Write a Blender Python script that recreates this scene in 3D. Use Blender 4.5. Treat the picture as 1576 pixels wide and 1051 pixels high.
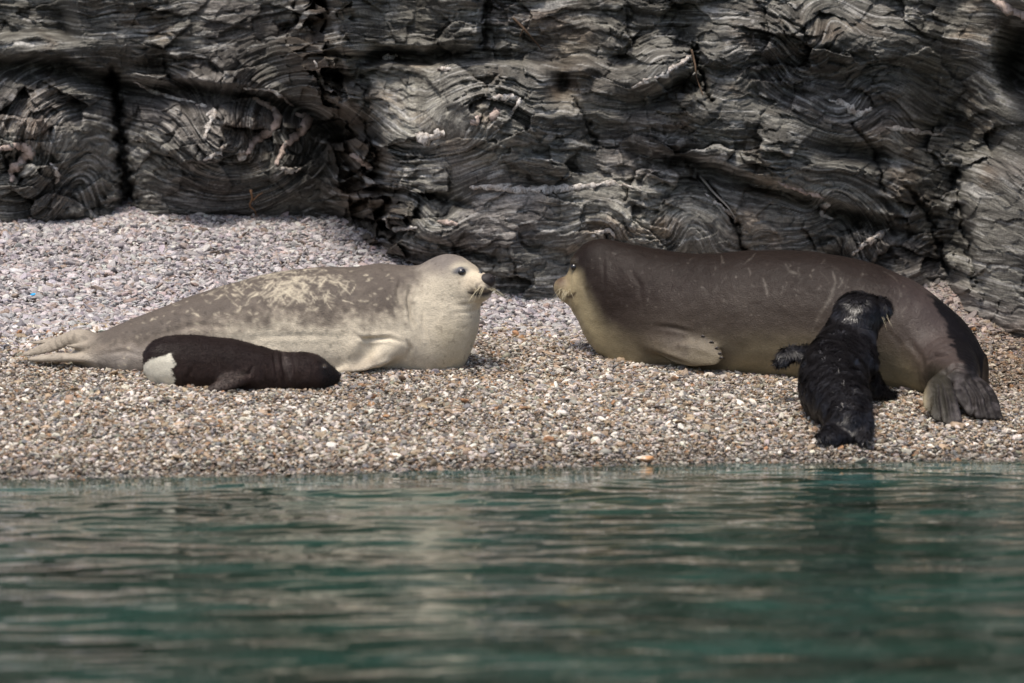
import bpy, bmesh, math, random
import numpy as np

# ------------------------------------------------------------------ camera, sky, sun
for o in list(bpy.data.objects):
    bpy.data.objects.remove(o)
scene = bpy.context.scene
COL = scene.collection
random.seed(5)
rng = np.random.default_rng(11)

F = 6418.0                       # focal length in pixels of a 1576 px wide frame
CAMZ = 1.6
PITCH = math.radians(3.3)
cd = bpy.data.cameras.new('camera')
cam = bpy.data.objects.new('camera', cd)
COL.objects.link(cam)
cam.location = (0, 0, CAMZ)
cam.rotation_euler = (math.pi / 2 - PITCH, 0, 0)
cd.sensor_width = 36
cd.lens = 36 * F / 1576
cd.clip_end = 500
cd.dof.use_dof = True
cd.dof.focus_distance = 20.75
cd.dof.aperture_fstop = 2.3
scene.camera = cam

SUN = np.array((-0.17, -0.36, 0.95)); SUN /= np.linalg.norm(SUN)
world = bpy.data.worlds.new('World')
scene.world = world
world.use_nodes = True
wn = world.node_tree
wn.nodes.clear()
sky = wn.nodes.new('ShaderNodeTexSky')
sky.sky_type = 'NISHITA'
sky.sun_disc = False
sky.dust_density = 4.0
sky.sun_elevation = math.asin(SUN[2])
sky.sun_rotation = math.atan2(SUN[0], SUN[1])
bg = wn.nodes.new('ShaderNodeBackground')
bg.inputs[1].default_value = 0.14
wo = wn.nodes.new('ShaderNodeOutputWorld')
wn.links.new(sky.outputs[0], bg.inputs[0])
wn.links.new(bg.outputs[0], wo.inputs[0])
sl = bpy.data.lights.new('sun', 'SUN')
sl.energy = 2.7
sl.angle = math.radians(14)
sl.color = (1.0, 0.935, 0.84)
sun = bpy.data.objects.new('sun', sl)
COL.objects.link(sun)
from mathutils import Vector
sun.rotation_euler = Vector(SUN).to_track_quat('Z', 'Y').to_euler()
sun.location = (-6, 10, 12)
vs = scene.view_settings
vs.view_transform = 'Standard'
vs.look = 'None'
vs.exposure = 0.36
vs.gamma = 1.0
vs.use_curve_mapping = False

# ------------------------------------------------------------------ geometry helpers
CP, SP = math.cos(PITCH), math.sin(PITCH)

def at(px, py, d):
    """world point at distance y=d seen at photo position (px, py)"""
    px, py, d = np.broadcast_arrays(np.asarray(px, float), np.asarray(py, float), np.asarray(d, float))
    x = (px - 788) / F
    v = (525.5 - py) / F
    dy = CP + v * SP
    dz = -SP + v * CP
    return np.stack([x / dy * d, d, CAMZ + dz / dy * d], -1)

def proj(P):
    x = P[..., 0]; y = P[..., 1]; z = P[..., 2] - CAMZ
    fw = y * CP - z * SP
    up = y * SP + z * CP
    return 788 + F * x / fw, 525.5 - F * up / fw

_perm = np.random.default_rng(3).permutation(512).astype(np.int64)
_perm = np.concatenate([_perm, _perm, _perm])
_g2 = np.stack([np.cos(np.arange(512) * 2.399963), np.sin(np.arange(512) * 2.399963)], -1)
_g3 = np.random.default_rng(4).normal(size=(512, 3)); _g3 /= np.linalg.norm(_g3, axis=1)[:, None]

def _fade(t):
    return t * t * t * (t * (t * 6 - 15) + 10)

def noise2(x, y):
    x, y = np.broadcast_arrays(x, y)
    xi = np.floor(x).astype(np.int64); yi = np.floor(y).astype(np.int64)
    xf = x - xi; yf = y - yi
    xi &= 511; yi &= 511
    u = _fade(xf); v = _fade(yf)
    r = []
    for dx in (0, 1):
        for dy in (0, 1):
            g = _g2[_perm[(_perm[(xi + dx) & 511] + yi + dy) & 1023] & 511]
            r.append(g[..., 0] * (xf - dx) + g[..., 1] * (yf - dy))
    a = r[0] + v * (r[1] - r[0]); b = r[2] + v * (r[3] - r[2])
    return (a + u * (b - a)) * 1.5

def noise3(x, y, z):
    x, y, z = np.broadcast_arrays(x, y, z)
    xi = np.floor(x).astype(np.int64); yi = np.floor(y).astype(np.int64); zi = np.floor(z).astype(np.int64)
    xf = x - xi; yf = y - yi; zf = z - zi
    xi &= 511; yi &= 511; zi &= 511
    u = _fade(xf); v = _fade(yf); w = _fade(zf)
    out = 0
    for dx in (0, 1):
        for dy in (0, 1):
            for dz in (0, 1):
                g = _g3[_perm[(_perm[(_perm[(xi + dx) & 511] + yi + dy) & 1023] + zi + dz) & 1023] & 511]
                n = g[..., 0] * (xf - dx) + g[..., 1] * (yf - dy) + g[..., 2] * (zf - dz)
                out = out + n * (u if dx else 1 - u) * (v if dy else 1 - v) * (w if dz else 1 - w)
    return out * 1.5

def fbm2(x, y, o=4):
    s = 0; a = 0.5
    for i in range(o):
        s = s + a * noise2(x * 2 ** i + 17.3 * i, y * 2 ** i + 5.1 * i); a *= 0.5
    return s

def fbm3(x, y, z, o=4):
    s = 0; a = 0.5
    for i in range(o):
        f = 2 ** i
        s = s + a * noise3(x * f + 7.7 * i, y * f + 3.1 * i, z * f + 1.9 * i); a *= 0.5
    return s

def sstep(a, b, x):
    t = np.clip((x - a) / (b - a), 0, 1)
    return t * t * (3 - 2 * t)

def mix(a, b, t):
    t = np.asarray(t)
    a = np.asarray(a, float); b = np.asarray(b, float)
    if a.ndim and a.shape[-1] == 3 and (t.ndim == 0 or t.shape[-1:] != (3,) or t.ndim == 1):
        t = t[..., None]
    return a + (b - a) * t

def facets(x, y, seed, tilt=1.0):
    """broken planes: every cell has its own level and tilt; also the distance to the nearest break"""
    r = np.random.default_rng(seed); H = r.random((64, 64, 5))
    xi = np.floor(x).astype(int); yi = np.floor(y).astype(int)
    b1 = np.full(x.shape, 9.0); b2 = np.full(x.shape, 9.0); val = np.zeros(x.shape)
    for dx in (-1, 0, 1):
        for dy in (-1, 0, 1):
            h = H[(xi + dx) & 63, (yi + dy) & 63]
            ux = x - (xi + dx + h[..., 0]); uy = y - (yi + dy + h[..., 1])
            d = np.hypot(ux, uy)
            v = (h[..., 2] - 0.5) + tilt * ((h[..., 3] - 0.5) * ux + (h[..., 4] - 0.5) * uy)
            m = d < b1
            b2 = np.where(m, b1, np.minimum(b2, d)); val = np.where(m, v, val); b1 = np.where(m, d, b1)
    return val, b2 - b1

def seg_dist(px, py, pts):
    """distance of points to a polyline, and the parameter 0..1 along it"""
    best = np.full(np.shape(px), 1e9); tt = np.zeros(np.shape(px))
    n = len(pts) - 1
    for i in range(n):
        ax, ay = pts[i][:2]; bx, by = pts[i + 1][:2]
        dx, dy = bx - ax, by - ay
        t = np.clip(((px - ax) * dx + (py - ay) * dy) / (dx * dx + dy * dy + 1e-9), 0, 1)
        d = np.hypot(px - ax - t * dx, py - ay - t * dy)
        m = d < best
        best = np.where(m, d, best); tt = np.where(m, (i + t) / n, tt)
    return best, tt

def mesh_np(name, verts, faces, smooth=True):
    me = bpy.data.meshes.new(name)
    verts = np.asarray(verts, np.float32); faces = np.asarray(faces, np.int32)
    k = faces.shape[1]
    me.vertices.add(len(verts)); me.vertices.foreach_set('co', verts.ravel())
    me.loops.add(faces.size); me.loops.foreach_set('vertex_index', faces.ravel())
    me.polygons.add(len(faces))
    me.polygons.foreach_set('loop_start', np.arange(0, faces.size, k, dtype=np.int32))
    me.polygons.foreach_set('loop_total', np.full(len(faces), k, np.int32))
    me.polygons.foreach_set('use_smooth', np.full(len(faces), smooth, bool))
    me.update(calc_edges=True); me.validate()
    return me

def attr_col(me, name, c):
    a = me.attributes.new(name, 'FLOAT_COLOR', 'POINT')
    d = np.ones((len(me.vertices), 4), np.float32); d[:, :3] = c
    a.data.foreach_set('color', d.ravel())

def attr_vec(me, name, c):
    a = me.attributes.new(name, 'FLOAT_VECTOR', 'POINT')
    a.data.foreach_set('vector', np.asarray(c, np.float32).ravel())

def attr_f(me, name, c):
    a = me.attributes.new(name, 'FLOAT', 'POINT')
    a.data.foreach_set('value', np.asarray(c, np.float32).ravel())

def grid_faces(nu, nv):
    i = np.arange(nu * nv).reshape(nv, nu)
    return np.stack([i[:-1, :-1], i[:-1, 1:], i[1:, 1:], i[1:, :-1]], -1).reshape(-1, 4)

def link(name, me, mat=None, parent=None):
    o = bpy.data.objects.new(name, me)
    COL.objects.link(o)
    if mat is not None:
        me.materials.clear(); me.materials.append(mat)
    if parent is not None:
        o.parent = parent
    return o

def empty(name, loc):
    o = bpy.data.objects.new(name, None)
    COL.objects.link(o)
    o.location = loc; o.empty_display_size = 0.1
    return o

def tag(o, label=None, cat=None, group=None, kind=None):
    if label: o['label'] = label
    if cat: o['category'] = cat
    if group: o['group'] = group
    if kind: o['kind'] = kind
    return o

def tube(pts, rad, n=6, jit=0.0, flat=1.0):
    """tapered tube through points; rad per point"""
    pts = np.asarray(pts, float); m = len(pts)
    rad = np.broadcast_to(np.asarray(rad, float), (m,))
    tan = np.gradient(pts, axis=0); tan /= np.linalg.norm(tan, axis=1)[:, None] + 1e-12
    ref = np.array((0.13, -0.3, 0.94))
    a = np.cross(tan, ref); a /= np.linalg.norm(a, axis=1)[:, None] + 1e-12
    b = np.cross(a, tan)
    th = np.arange(n) * 2 * np.pi / n
    V = []
    for i in range(m):
        r = rad[i] * (1 + jit * rng.normal(size=n))
        V.append(pts[i] + (np.cos(th) * r)[:, None] * a[i] + (np.sin(th) * r * flat)[:, None] * b[i])
    V = np.concatenate(V + [pts[:1], pts[-1:]])
    Fc = []
    for i in range(m - 1):
        for j in range(n):
            Fc.append((i * n + j, i * n + (j + 1) % n, (i + 1) * n + (j + 1) % n, (i + 1) * n + j))
    s, e = m * n, m * n + 1
    for j in range(n):
        Fc.append((s, (j + 1) % n, j, j)); Fc.append((e, (m - 1) * n + j, (m - 1) * n + (j + 1) % n, (m - 1) * n + (j + 1) % n))
    return V, Fc

def tube_mesh(name, list_of_tubes, smooth=True):
    me = bpy.data.meshes.new(name)
    vs_, fs_ = [], []
    off = 0
    for V, Fc in list_of_tubes:
        vs_ += [tuple(v) for v in V]
        for f in Fc:
            g = []
            for q in f:
                if q + off not in g: g.append(q + off)
            fs_.append(g)
        off += len(V)
    me.from_pydata(vs_, [], fs_)
    me.polygons.foreach_set('use_smooth', [smooth] * len(me.polygons))
    me.update()
    return me

def spline(pts, n):
    """Catmull-Rom through points"""
    p = np.asarray(pts, float)
    P = np.concatenate([[2 * p[0] - p[1]], p, [2 * p[-1] - p[-2]]])
    t = np.linspace(0, len(p) - 1 - 1e-6, n); i = t.astype(int); f = (t - i)[:, None]
    a, b, c, d = P[i], P[i + 1], P[i + 2], P[i + 3]
    return 0.5 * (2 * b + (c - a) * f + (2 * a - 5 * b + 4 * c - d) * f ** 2 + (3 * b - a - 3 * c + d) * f ** 3)

# ------------------------------------------------------------------ materials
class NT:
    def __init__(s, name):
        s.m = bpy.data.materials.new(name); s.m.use_nodes = True
        s.t = s.m.node_tree; s.t.nodes.clear()
        s.out = s.n('ShaderNodeOutputMaterial')
        s.b = s.n('ShaderNodeBsdfPrincipled')
        s.l(s.b.outputs[0], s.out.inputs[0])
    def n(s, ty, **k):
        x = s.t.nodes.new(ty)
        for a, v in k.items(): setattr(x, a, v)
        return x
    def l(s, a, b): s.t.links.new(a, b)
    def attr(s, name, ty='GEOMETRY'):
        return s.n('ShaderNodeAttribute', attribute_name=name, attribute_type=ty)
    def noise(s, vec, scale, detail=3, rough=0.55, dist=0.0):
        x = s.n('ShaderNodeTexNoise')
        x.inputs['Scale'].default_value = scale; x.inputs['Detail'].default_value = detail
        x.inputs['Roughness'].default_value = rough; x.inputs['Distortion'].default_value = dist
        if vec is not None: s.l(vec, x.inputs['Vector'])
        return x.outputs[0]
    def ramp(s, fac, stops):
        r = s.n('ShaderNodeValToRGB'); e = r.color_ramp.elements
        while len(e) < len(stops): e.new(0.5)
        for q, (p, c) in zip(e, stops):
            q.position = p
            q.color = (c, c, c, 1) if np.isscalar(c) else (*c, 1)
        s.l(fac, r.inputs[0]); return r.outputs[0]
    def mixc(s, fac, a, b, blend='MIX'):
        x = s.n('ShaderNodeMix', data_type='RGBA', blend_type=blend)
        for sock, v in ((x.inputs[0], fac), (x.inputs[6], a), (x.inputs[7], b)):
            if hasattr(v, 'links') or isinstance(v, bpy.types.NodeSocket): s.l(v, sock)
            elif np.isscalar(v): sock.default_value = v
            else: sock.default_value = (*v, 1)
        return x.outputs[2]
    def math(s, op, a, b=None):
        x = s.n('ShaderNodeMath', operation=op)
        for i, v in enumerate((a, b)):
            if v is None: continue
            if isinstance(v, bpy.types.NodeSocket): s.l(v, x.inputs[i])
            else: x.inputs[i].default_value = v
        return x.outputs[0]
    def vmul(s, vec, k):
        x = s.n('ShaderNodeVectorMath', operation='MULTIPLY'); s.l(vec, x.inputs[0]); x.inputs[1].default_value = k
        return x.outputs[0]
    def bump(s, h, strength, dist, normal=None):
        x = s.n('ShaderNodeBump'); x.inputs['Strength'].default_value = strength; x.inputs['Distance'].default_value = dist
        s.l(h, x.inputs['Height'])
        if normal is not None: s.l(normal, x.inputs['Normal'])
        return x.outputs[0]
    def set(s, **k):
        for a, v in k.items():
            sock = s.b.inputs[a.replace('_', ' ')]
            if isinstance(v, bpy.types.NodeSocket): s.l(v, sock)
            elif isinstance(v, tuple): sock.default_value = (*v, 1)
            else: sock.default_value = v
        return s.m

def simple_mat(name, col, rough=0.6, spec=0.5, var=0.25, scale=60.0, bump=0.0):
    m = NT(name)
    tc = m.n('ShaderNodeTexCoord').outputs['Object']
    f = m.noise(tc, scale, 3)
    c = m.mixc(f, tuple(np.array(col) * (1 - var)), tuple(np.minimum(np.array(col) * (1 + var), 1)))
    m.set(Base_Color=c, Roughness=rough, Specular_IOR_Level=spec)
    if bump: m.set(Normal=m.bump(f, 0.6, bump))
    return m.m

# ------------------------------------------------------------------ beach
def yw(x):
    x = np.asarray(x, float)
    return 18.17 + 0.225 * x + 0.05 * np.sin(x * 1.7 + 0.6) + 0.03 * np.sin(x * 4.1)

def beach_z(x, y):
    x = np.asarray(x, float); y = np.asarray(y, float)
    t = y - yw(x)
    up = 0.155 * t + 0.050 * (1 - np.exp(-np.maximum(t, 0) / 0.14))
    up = up + 0.05 * np.maximum(t - 3.2, 0)
    dn = 0.16 * t
    z = np.where(t > 0, up, np.maximum(dn, -1.2 + 0.02 * t))
    k = sstep(0.1, 0.6, t)
    z = z + k * (0.02 * noise2(x * 1.1 + 3, y * 1.1) + 0.010 * noise2(x * 4 + 9, y * 4))
    # pebble bank running up into the cleft of the left wall
    return z

def ground(px, py):
    """where the sight line through (px, py) meets the beach"""
    px, py = np.broadcast_arrays(np.asarray(px, float), np.asarray(py, float))
    lo = np.full(px.shape, 16.0); hi = np.full(px.shape, 34.0)
    for _ in range(34):
        m = (lo + hi) / 2
        P = at(px, py, m)
        below = P[..., 2] < beach_z(P[..., 0], P[..., 1])
        hi = np.where(below, m, hi); lo = np.where(below, lo, m)
    return at(px, py, (lo + hi) / 2)

xs = np.linspace(-7, 7, 281)
ys = np.concatenate([np.linspace(-12, 15.8, 30), np.linspace(16, 27, 260)])
XX, YY = np.meshgrid(xs, ys)
me = mesh_np('beach', np.stack([XX, YY, beach_z(XX, YY) - 0.012], -1).reshape(-1, 3), grid_faces(len(xs), len(ys)))
m = NT('gravel_bed')
geo = m.n('ShaderNodeNewGeometry').outputs['Position']
v1 = m.n('ShaderNodeTexVoronoi'); v1.inputs['Scale'].default_value = 85
m.l(geo, v1.inputs['Vector'])
c = m.ramp(v1.outputs['Color'], [(0.0, (0.05, 0.04, 0.033)), (0.35, (0.16, 0.125, 0.09)), (0.6, (0.24, 0.20, 0.16)), (0.85, (0.40, 0.37, 0.34))])
mud = m.noise(geo, 2.0, 4)
c = m.mixc(m.ramp(mud, [(0.4, 0.0), (0.7, 0.5)]), c, (0.15, 0.12, 0.09))
m.set(Base_Color=c, Roughness=0.85, Normal=m.bump(v1.outputs['Distance'], 1.0, 0.01))
beach = tag(link('beach', me, m.m), kind='structure')

# ------------------------------------------------------------------ cliff
BASE = [(-700, 345), (-100, 343), (0, 341), (100, 337), (180, 325), (205, 308), (235, 325), (300, 331), (400, 329), (520, 331), (560, 338),
        (590, 378), (620, 400), (660, 418), (720, 446), (780, 462), (870, 458), (1000, 462), (1200, 462), (1400, 450), (1470, 440),
        (1520, 470), (1576, 498), (1700, 525), (2300, 560)]
bx_, by_ = np.array(BASE, float).T
def cliff_base_row(a): return np.interp(a, bx_, by_)

NA, NB = 1400, 356
av = np.linspace(-380, 1960, NA)
wv = np.linspace(0, 1, NB)
UPR = 90
A = np.repeat(av[None, :], NB + UPR, 0)
bb = cliff_base_row(av) + 45
rows_top = -80.0
low = bb[None, :] + (rows_top - bb[None, :]) * wv[:, None]
upp = rows_top - 1400 * (np.linspace(0, 1, UPR + 1)[1:] ** 1.5)[:, None] + 0 * av[None, :]
B = np.concatenate([low, upp])

# depth of the foot of the rock, from where the beach is seen to end
foot = ground(av, cliff_base_row(av))[:, 1]
foot = np.where(av < 540, np.interp(av, [-400, 0, 540], [ground(0, 340)[1] + .2, ground(0, 340)[1], ground(540, 332)[1]]), foot)
foot = np.where(av > 1480, np.maximum(foot, 20.75), foot)
k = np.hanning(41); k /= k.sum()
foot = np.convolve(np.pad(foot, 20, mode='edge'), k, mode='valid')
# the rock between 540 and 640 swings forward: the left wall stands two metres behind the middle one
a_s = np.interp(B, [-300, 0, 130, 230, 330, 400], [470, 488, 520, 566, 585, 620])
left_d = np.interp(A, av, np.where(av < 540, foot, np.interp(540, av, foot)))
foot_mid = np.interp(A, av, np.where(av < 640, np.interp(640, av, foot), foot))
w_step = sstep(-80, 55, A - a_s + 26 * noise2(B / 60.0, A / 300.0))
Hup = (cliff_base_row(A) - B) / 288.0           # metres above the foot
D = left_d + (foot_mid - left_d) * w_step
D = D + 0.10 * np.maximum(Hup, 0) * w_step + 0.25 * np.maximum(Hup - 2.2, 0)

def gauss(px, py, rx, ry, rot=0.0):
    c_, s_ = math.cos(rot), math.sin(rot)
    dx, dy = A - px, B - py
    u = (dx * c_ + dy * s_) / rx; v = (-dx * s_ + dy * c_) / ry
    return np.exp(-(u * u + v * v))

def above(pts, soft):
    """1 above the polyline (towards the top of the picture), 0 below"""
    p = np.array(pts, float)
    return sstep(-soft, soft, np.interp(A, p[:, 0], p[:, 1]) + 7 * noise2(A / 45.0, B / 200.0) - B)

out = np.zeros_like(D)           # metres towards the sea
# left overhang block and the recess left of it
lip = [(-400, 80), (0, 88), (95, 92), (150, 112), (210, 128), (300, 132), (400, 142), (470, 160), (520, 190), (560, 220)]
lw = 1 - sstep(470, 590, A)
out += 0.22 * above(lip, 10) * lw
out -= 0.55 * sstep(14, -14, A - 108 - 0.25 * (B - 30)) * above([(-400, 58), (60, 50), (110, 60)], 8) * lw
out -= 0.16 * np.exp(-((B - np.interp(A, *np.array(lip, float).T) - 14) / 16.0) ** 2) * lw
# left lower blocks, rounded faces
out += 0.30 * gauss(70, 215, 95, 95) + 0.28 * gauss(320, 215, 110, 90) + 0.15 * gauss(440, 270, 70, 50)
# middle mass
out += 0.32 * gauss(735, 190, 170, 80) + 0.22 * gauss(1010, 345, 200, 60) + 0.25 * gauss(640, 350, 70, 45) + 0.2 * gauss(1130, 200, 160, 70, 0.35)
out -= 0.30 * above([(560, 96), (700, 92), (860, 100), (960, 120)], 7) * sstep(520, 600, A) * (1 - sstep(850, 930, A))
out += 0.34 * sstep(752, 738, A + 0.12 * B) * sstep(480, 520, A) * above([(400, 78), (560, 80), (760, 66)], 10)
out += 0.42 * gauss(1010, 108, 50, 26, -0.45) + 0.25 * gauss(893, 104, 22, 12)
out -= 0.30 * gauss(1040, 140, 50, 14, -0.4) + 0.30 * gauss(866, 128, 15, 26) + 0.18 * gauss(1050, 70, 22, 40)
# diagonal shelf falling to the right
dg = np.interp(A, [960, 1050, 1200, 1330, 1450], [232, 240, 285, 330, 372])
out += 0.16 * sstep(10, -10, B - dg) * sstep(960, 1040, A) * (1 - sstep(1380, 1470, A))
out -= 0.14 * np.exp(-((B - dg - 12) / 12.0) ** 2) * sstep(960, 1020, A) * (1 - sstep(1380, 1470, A))
# right side: recess under the top, block standing forward at the lower corner
out -= 0.2 * gauss(1500, 230, 110, 90) + 0.9 * gauss(1575, 95, 32, 62)
out += 0.45 * sstep(1462, 1500, A + 14 * noise2(B / 30, A / 90)) * sstep(225, 275, B)
out += 0.75 * gauss(1585, 2, 60, 28, 0.35)
out += 0.25 * gauss(1300, 60, 200, 40)
out -= 0.25 * gauss(1320, 235, 60, 14, 0.15)
# clefts
CLEFTS = [([(172, 112), (180, 150), (184, 205), (190, 250), (199, 312)], 7, 0.34), ([(10, 226), (14, 262), (34, 276)], 4, 0.10),
          ([(455, 8), (462, 36), (444, 46)], 6, 0.14), ([(1066, 66), (1078, 112), (1090, 150)], 3.5, 0.14),
          ([(1072, 268), (1102, 300), (1135, 345)], 2.6, 0.12), ([(1396, 290), (1430, 330), (1446, 392), (1462, 420)], 4, 0.14),
          ([(1470, 262), (1480, 330), (1500, 430)], 4, 0.16), ([(580, 290), (640, 292), (720, 318)], 6, 0.12),
          ([(585, 345), (650, 372), (760, 398)], 5, 0.10), ([(1310, 190), (1345, 230), (1360, 290)], 2.5, 0.07),
          ([(880, 150), (908, 190), (916, 230)], 2.5, 0.06), ([(738, 0), (746, 40), (742, 70)], 4, 0.10), ([(1180, 20), (1230, 40), (1248, 75)], 3, 0.07),
          ([(1130, 340), (1142, 372), (1150, 400)], 3, 0.1), ([(250, 96), (262, 122), (300, 136)], 3, 0.08), ([(560, 120), (566, 200), (575, 250)], 4, 0.08)]
wob = 9 * noise2(A / 16.0, B / 16.0) + 4 * noise2(A / 6.0, B / 6.0)
for pts, wd, dp in CLEFTS:
    ds, _ = seg_dist(A + wob, B + 0.6 * wob, pts)
    out -= dp * np.exp(-(ds / wd) ** 2) + 0.3 * dp * np.exp(-(ds / (4 * wd)) ** 2)
out += 0.12 * sstep(-85, -220, B)  # unseen lip above the view, added to shade the upper rock

# folded layering: coordinates bent around the folds seen in the rock
p = A / 288.0
q = -B / 288.0
dip = np.interp(A, [0, 300, 600, 900, 1100, 1400, 1600], [0.03, -0.12, 0.0, 0.02, 0.16, 0.22, 0.30])
tq = np.array(p); sq = q + np.cumsum(dip, axis=1) * (av[1] - av[0]) / 288.0
FOLDS = [(70, 235, 100, -2.0), (135, 290, 60, 1.3), (300, 195, 70, 1.2), (400, 205, 95, -2.2), (455, 215, 60, -1.3), (330, 250, 55, 1.4), (240, 290, 80, 0.7),
         (720, 185, 70, -1.7), (655, 200, 50, -1.2), (800, 150, 60, 1.1), (1000, 110, 60, -1.2), (945, 365, 45, 1.5), (1040, 350, 42, -1.6), (1100, 365, 45, 1.4),
         (1200, 95, 50, 1.5), (1260, 35, 45, -1.6), (1130, 20, 60, 0.9), (1330, 160, 60, -1.3), (1390, 200, 50, 1.2), (1270, 310, 40, -1.8), (1330, 375, 70, 1.6), (1400, 390, 60, -1.0),
         (640, 345, 60, 1.1), (700, 330, 45, -1.2), (1520, 150, 70, 1.2), (1540, 380, 70, -0.9), (560, 60, 80, 0.4), (860, 40, 80, -0.6), (1430, 60, 60, 1.0),
         (1250, 225, 50, 0.8), (1150, 160, 50, -0.9), (880, 220, 50, 0.7), (-150, 200, 110, 1.6), (1750, 250, 120, -1.5), (1700, 60, 90, 1.2)]
KEEP = {(70, 235), (135, 290), (300, 195), (400, 205), (455, 215), (330, 250), (720, 185), (655, 200), (945, 365), (1040, 350), (1100, 365), (1200, 95), (1260, 35), (1330, 375), (1270, 310), (1330, 160), (640, 345), (1000, 110), (-150, 200), (1750, 250)}
wx = 0.05 * noise2(p * 1.6, q * 1.6 + 4); wy = 0.05 * noise2(p * 1.2 + 9, q * 2.0)
tq = tq + wx; sq = sq + wy
ct, cs = A / 288.0, -B / 288.0
for (fx, fy, R, ang) in FOLDS:
    ox, oy = fx / 288.0, -fy / 288.0
    r2 = ((ct - ox) ** 2 + (cs - oy) ** 2) / (R / 288.0) ** 2
    big = (fx, fy) in KEEP
    th = (0.75 if big else 0.22) * ang * np.exp(-r2 * 1.1)
    # rotate the layer coordinates about the fold core, as it lies in the layered frame
    iy = np.argmin(np.abs(B[:, 0] * 0 + B[:, int(np.argmin(np.abs(av - fx)))] - fy)); ix = int(np.argmin(np.abs(av - fx)))
    t0, s0 = tq[iy, ix], sq[iy, ix]
    dt, dsv = tq - t0, sq - s0
    tq = t0 + dt * np.cos(th) - dsv * np.sin(th)
    sq = s0 + dt * np.sin(th) + dsv * np.cos(th)
sq = sq + 0.010 * noise2(tq * 9, sq * 9) + 0.02 * noise2(tq * 3.5, sq * 5)

wj = 0.25 * noise2(p * 14, q * 14); wk = 0.25 * noise2(p * 14 + 50, q * 14)
n6 = noise2(tq * 5, sq * 75 + 9)
n1 = noise2(tq * 1.3, sq * 7 + 3)
n2 = noise2(tq * 3.2 + 5 + wj, sq * 21)
n3 = noise2(tq * 9 + 1 + wk, sq * 66 + wj)
n4 = noise2(tq * 22 + 1, sq * 140)
n5 = fbm2(p * 9, q * 9, 5)
rid = lambda n: 1 - 2 * np.abs(n)
rough = 0.35 + 1.1 * sstep(-0.25, 0.4, noise2(p * 2.1 + 40, q * 2.1))
fa_, ea_ = facets(tq * 2.4 + 0.5 * wj, sq * 9.5 + 0.5 * wk, 1, 1.1)
fb_, eb_ = facets(tq * 5.5 + wj, sq * 26 + wk, 2, 1.2)
fc_, ec_ = facets(p * 4.2 + 0.35 * wj, q * 6.5 + 0.3 * p + 0.35 * wk, 3, 1.7)
fd_, ed_ = facets(p * 11 + 0.5 * wj, q * 17 + 0.5 * wk, 5, 1.7)
lay = 0.016 * n1 + 0.005 * rid(n2) * rough + 0.0065 * n3 * rough + 0.0035 * n4 + 0.045 * n5 * rough
lay += 0.045 * fa_ + 0.024 * fb_ * rough + 0.115 * fc_ * rough + 0.040 * fd_ * rough
lay -= 0.012 * np.exp(-(ea_ / 0.07) ** 2) * rough + 0.005 * np.exp(-(eb_ / 0.10) ** 2) + 0.010 * np.exp(-(ec_ / 0.05) ** 2) * rough
out += lay
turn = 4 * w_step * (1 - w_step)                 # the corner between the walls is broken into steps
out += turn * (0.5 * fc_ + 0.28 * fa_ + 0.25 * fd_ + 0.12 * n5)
out += 0.10 * fbm2(p * 2.3 + 8, q * 2.3, 3)
Dc = D - out
Dc = np.maximum(Dc, D - 0.6)
PT = at(A, B, Dc)
# the foot runs down into the shingle
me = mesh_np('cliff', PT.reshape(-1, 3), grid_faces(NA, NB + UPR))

# rock colour: grey-green schist, pale laminae, quartz, rust
light = sstep(-0.35, 0.55, noise2(tq * 1.1 + 3, sq * 9) * 0.6 + 0.55 * n3 + 0.3 * n4 + 0.3 * noise2(tq * 2, sq * 30 + 60) + 0.45 * n6)
colr = mix((0.052, 0.049, 0.042), (0.215, 0.207, 0.180), light * (0.55 + 0.45 * sstep(-0.3, 0.4, noise2(p * 1.5, q * 1.5 + 20))))
pale = gauss(980, 340, 210, 70) + 0.8 * gauss(700, 150, 170, 60) + 0.6 * gauss(1030, 110, 60, 40) + 0.5 * gauss(1540, 330, 70, 90) + 0.45 * gauss(110, 230, 110, 60)
colr = mix(colr, colr * 1.5 + np.array((0.055, 0.052, 0.046)), np.clip(pale, 0, 1))
rust = sstep(0.12, 0.5, fbm2(p * 2.6 + 50, q * 3.6, 4)) * 0.75
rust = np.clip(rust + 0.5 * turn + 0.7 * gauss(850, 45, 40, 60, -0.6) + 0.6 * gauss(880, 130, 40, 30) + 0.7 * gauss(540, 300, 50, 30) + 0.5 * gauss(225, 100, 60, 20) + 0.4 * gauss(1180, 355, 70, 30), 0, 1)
colr = mix(colr, (0.055, 0.046, 0.037), 0.55 * turn)  # brownish rock in the corner, with its shade painted into the colour
colr = mix(colr, colr * np.array((1.45, 1.08, 0.82)) + np.array((0.012, 0.004, 0)), rust * 0.5)
mauve = sstep(0.1, 0.5, noise2(p * 1.3 + 77, q * 2.6))
colr = mix(colr, colr * np.array((1.03, 0.98, 1.02)), mauve)
qz = sstep(0.30, 0.50, noise2(tq * 2.2 + 11, sq * 42 + 7)) * sstep(-0.05, 0.35, noise2(tq * 1.3 + 60, sq * 4))
qz2 = sstep(0.36, 0.55, noise2(tq * 6 + 31, sq * 70)) * 0.7
qz = np.clip(qz + qz2, 0, 1)
colr = mix(colr, (0.48, 0.47, 0.445), qz * 0.62)
lich = sstep(0.35, 0.6, noise2(p * 22, q * 26)) * sstep(0.1, 0.4, noise2(p * 3 + 5, q * 3))
colr = mix(colr, (0.30, 0.29, 0.28), lich * 0.5)
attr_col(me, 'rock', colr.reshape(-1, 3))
attr_vec(me, 'strata', np.stack([tq, sq, p * 0.2], -1).reshape(-1, 3))
m = NT('folded_schist')
st = m.attr('strata').outputs['Vector']
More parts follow.
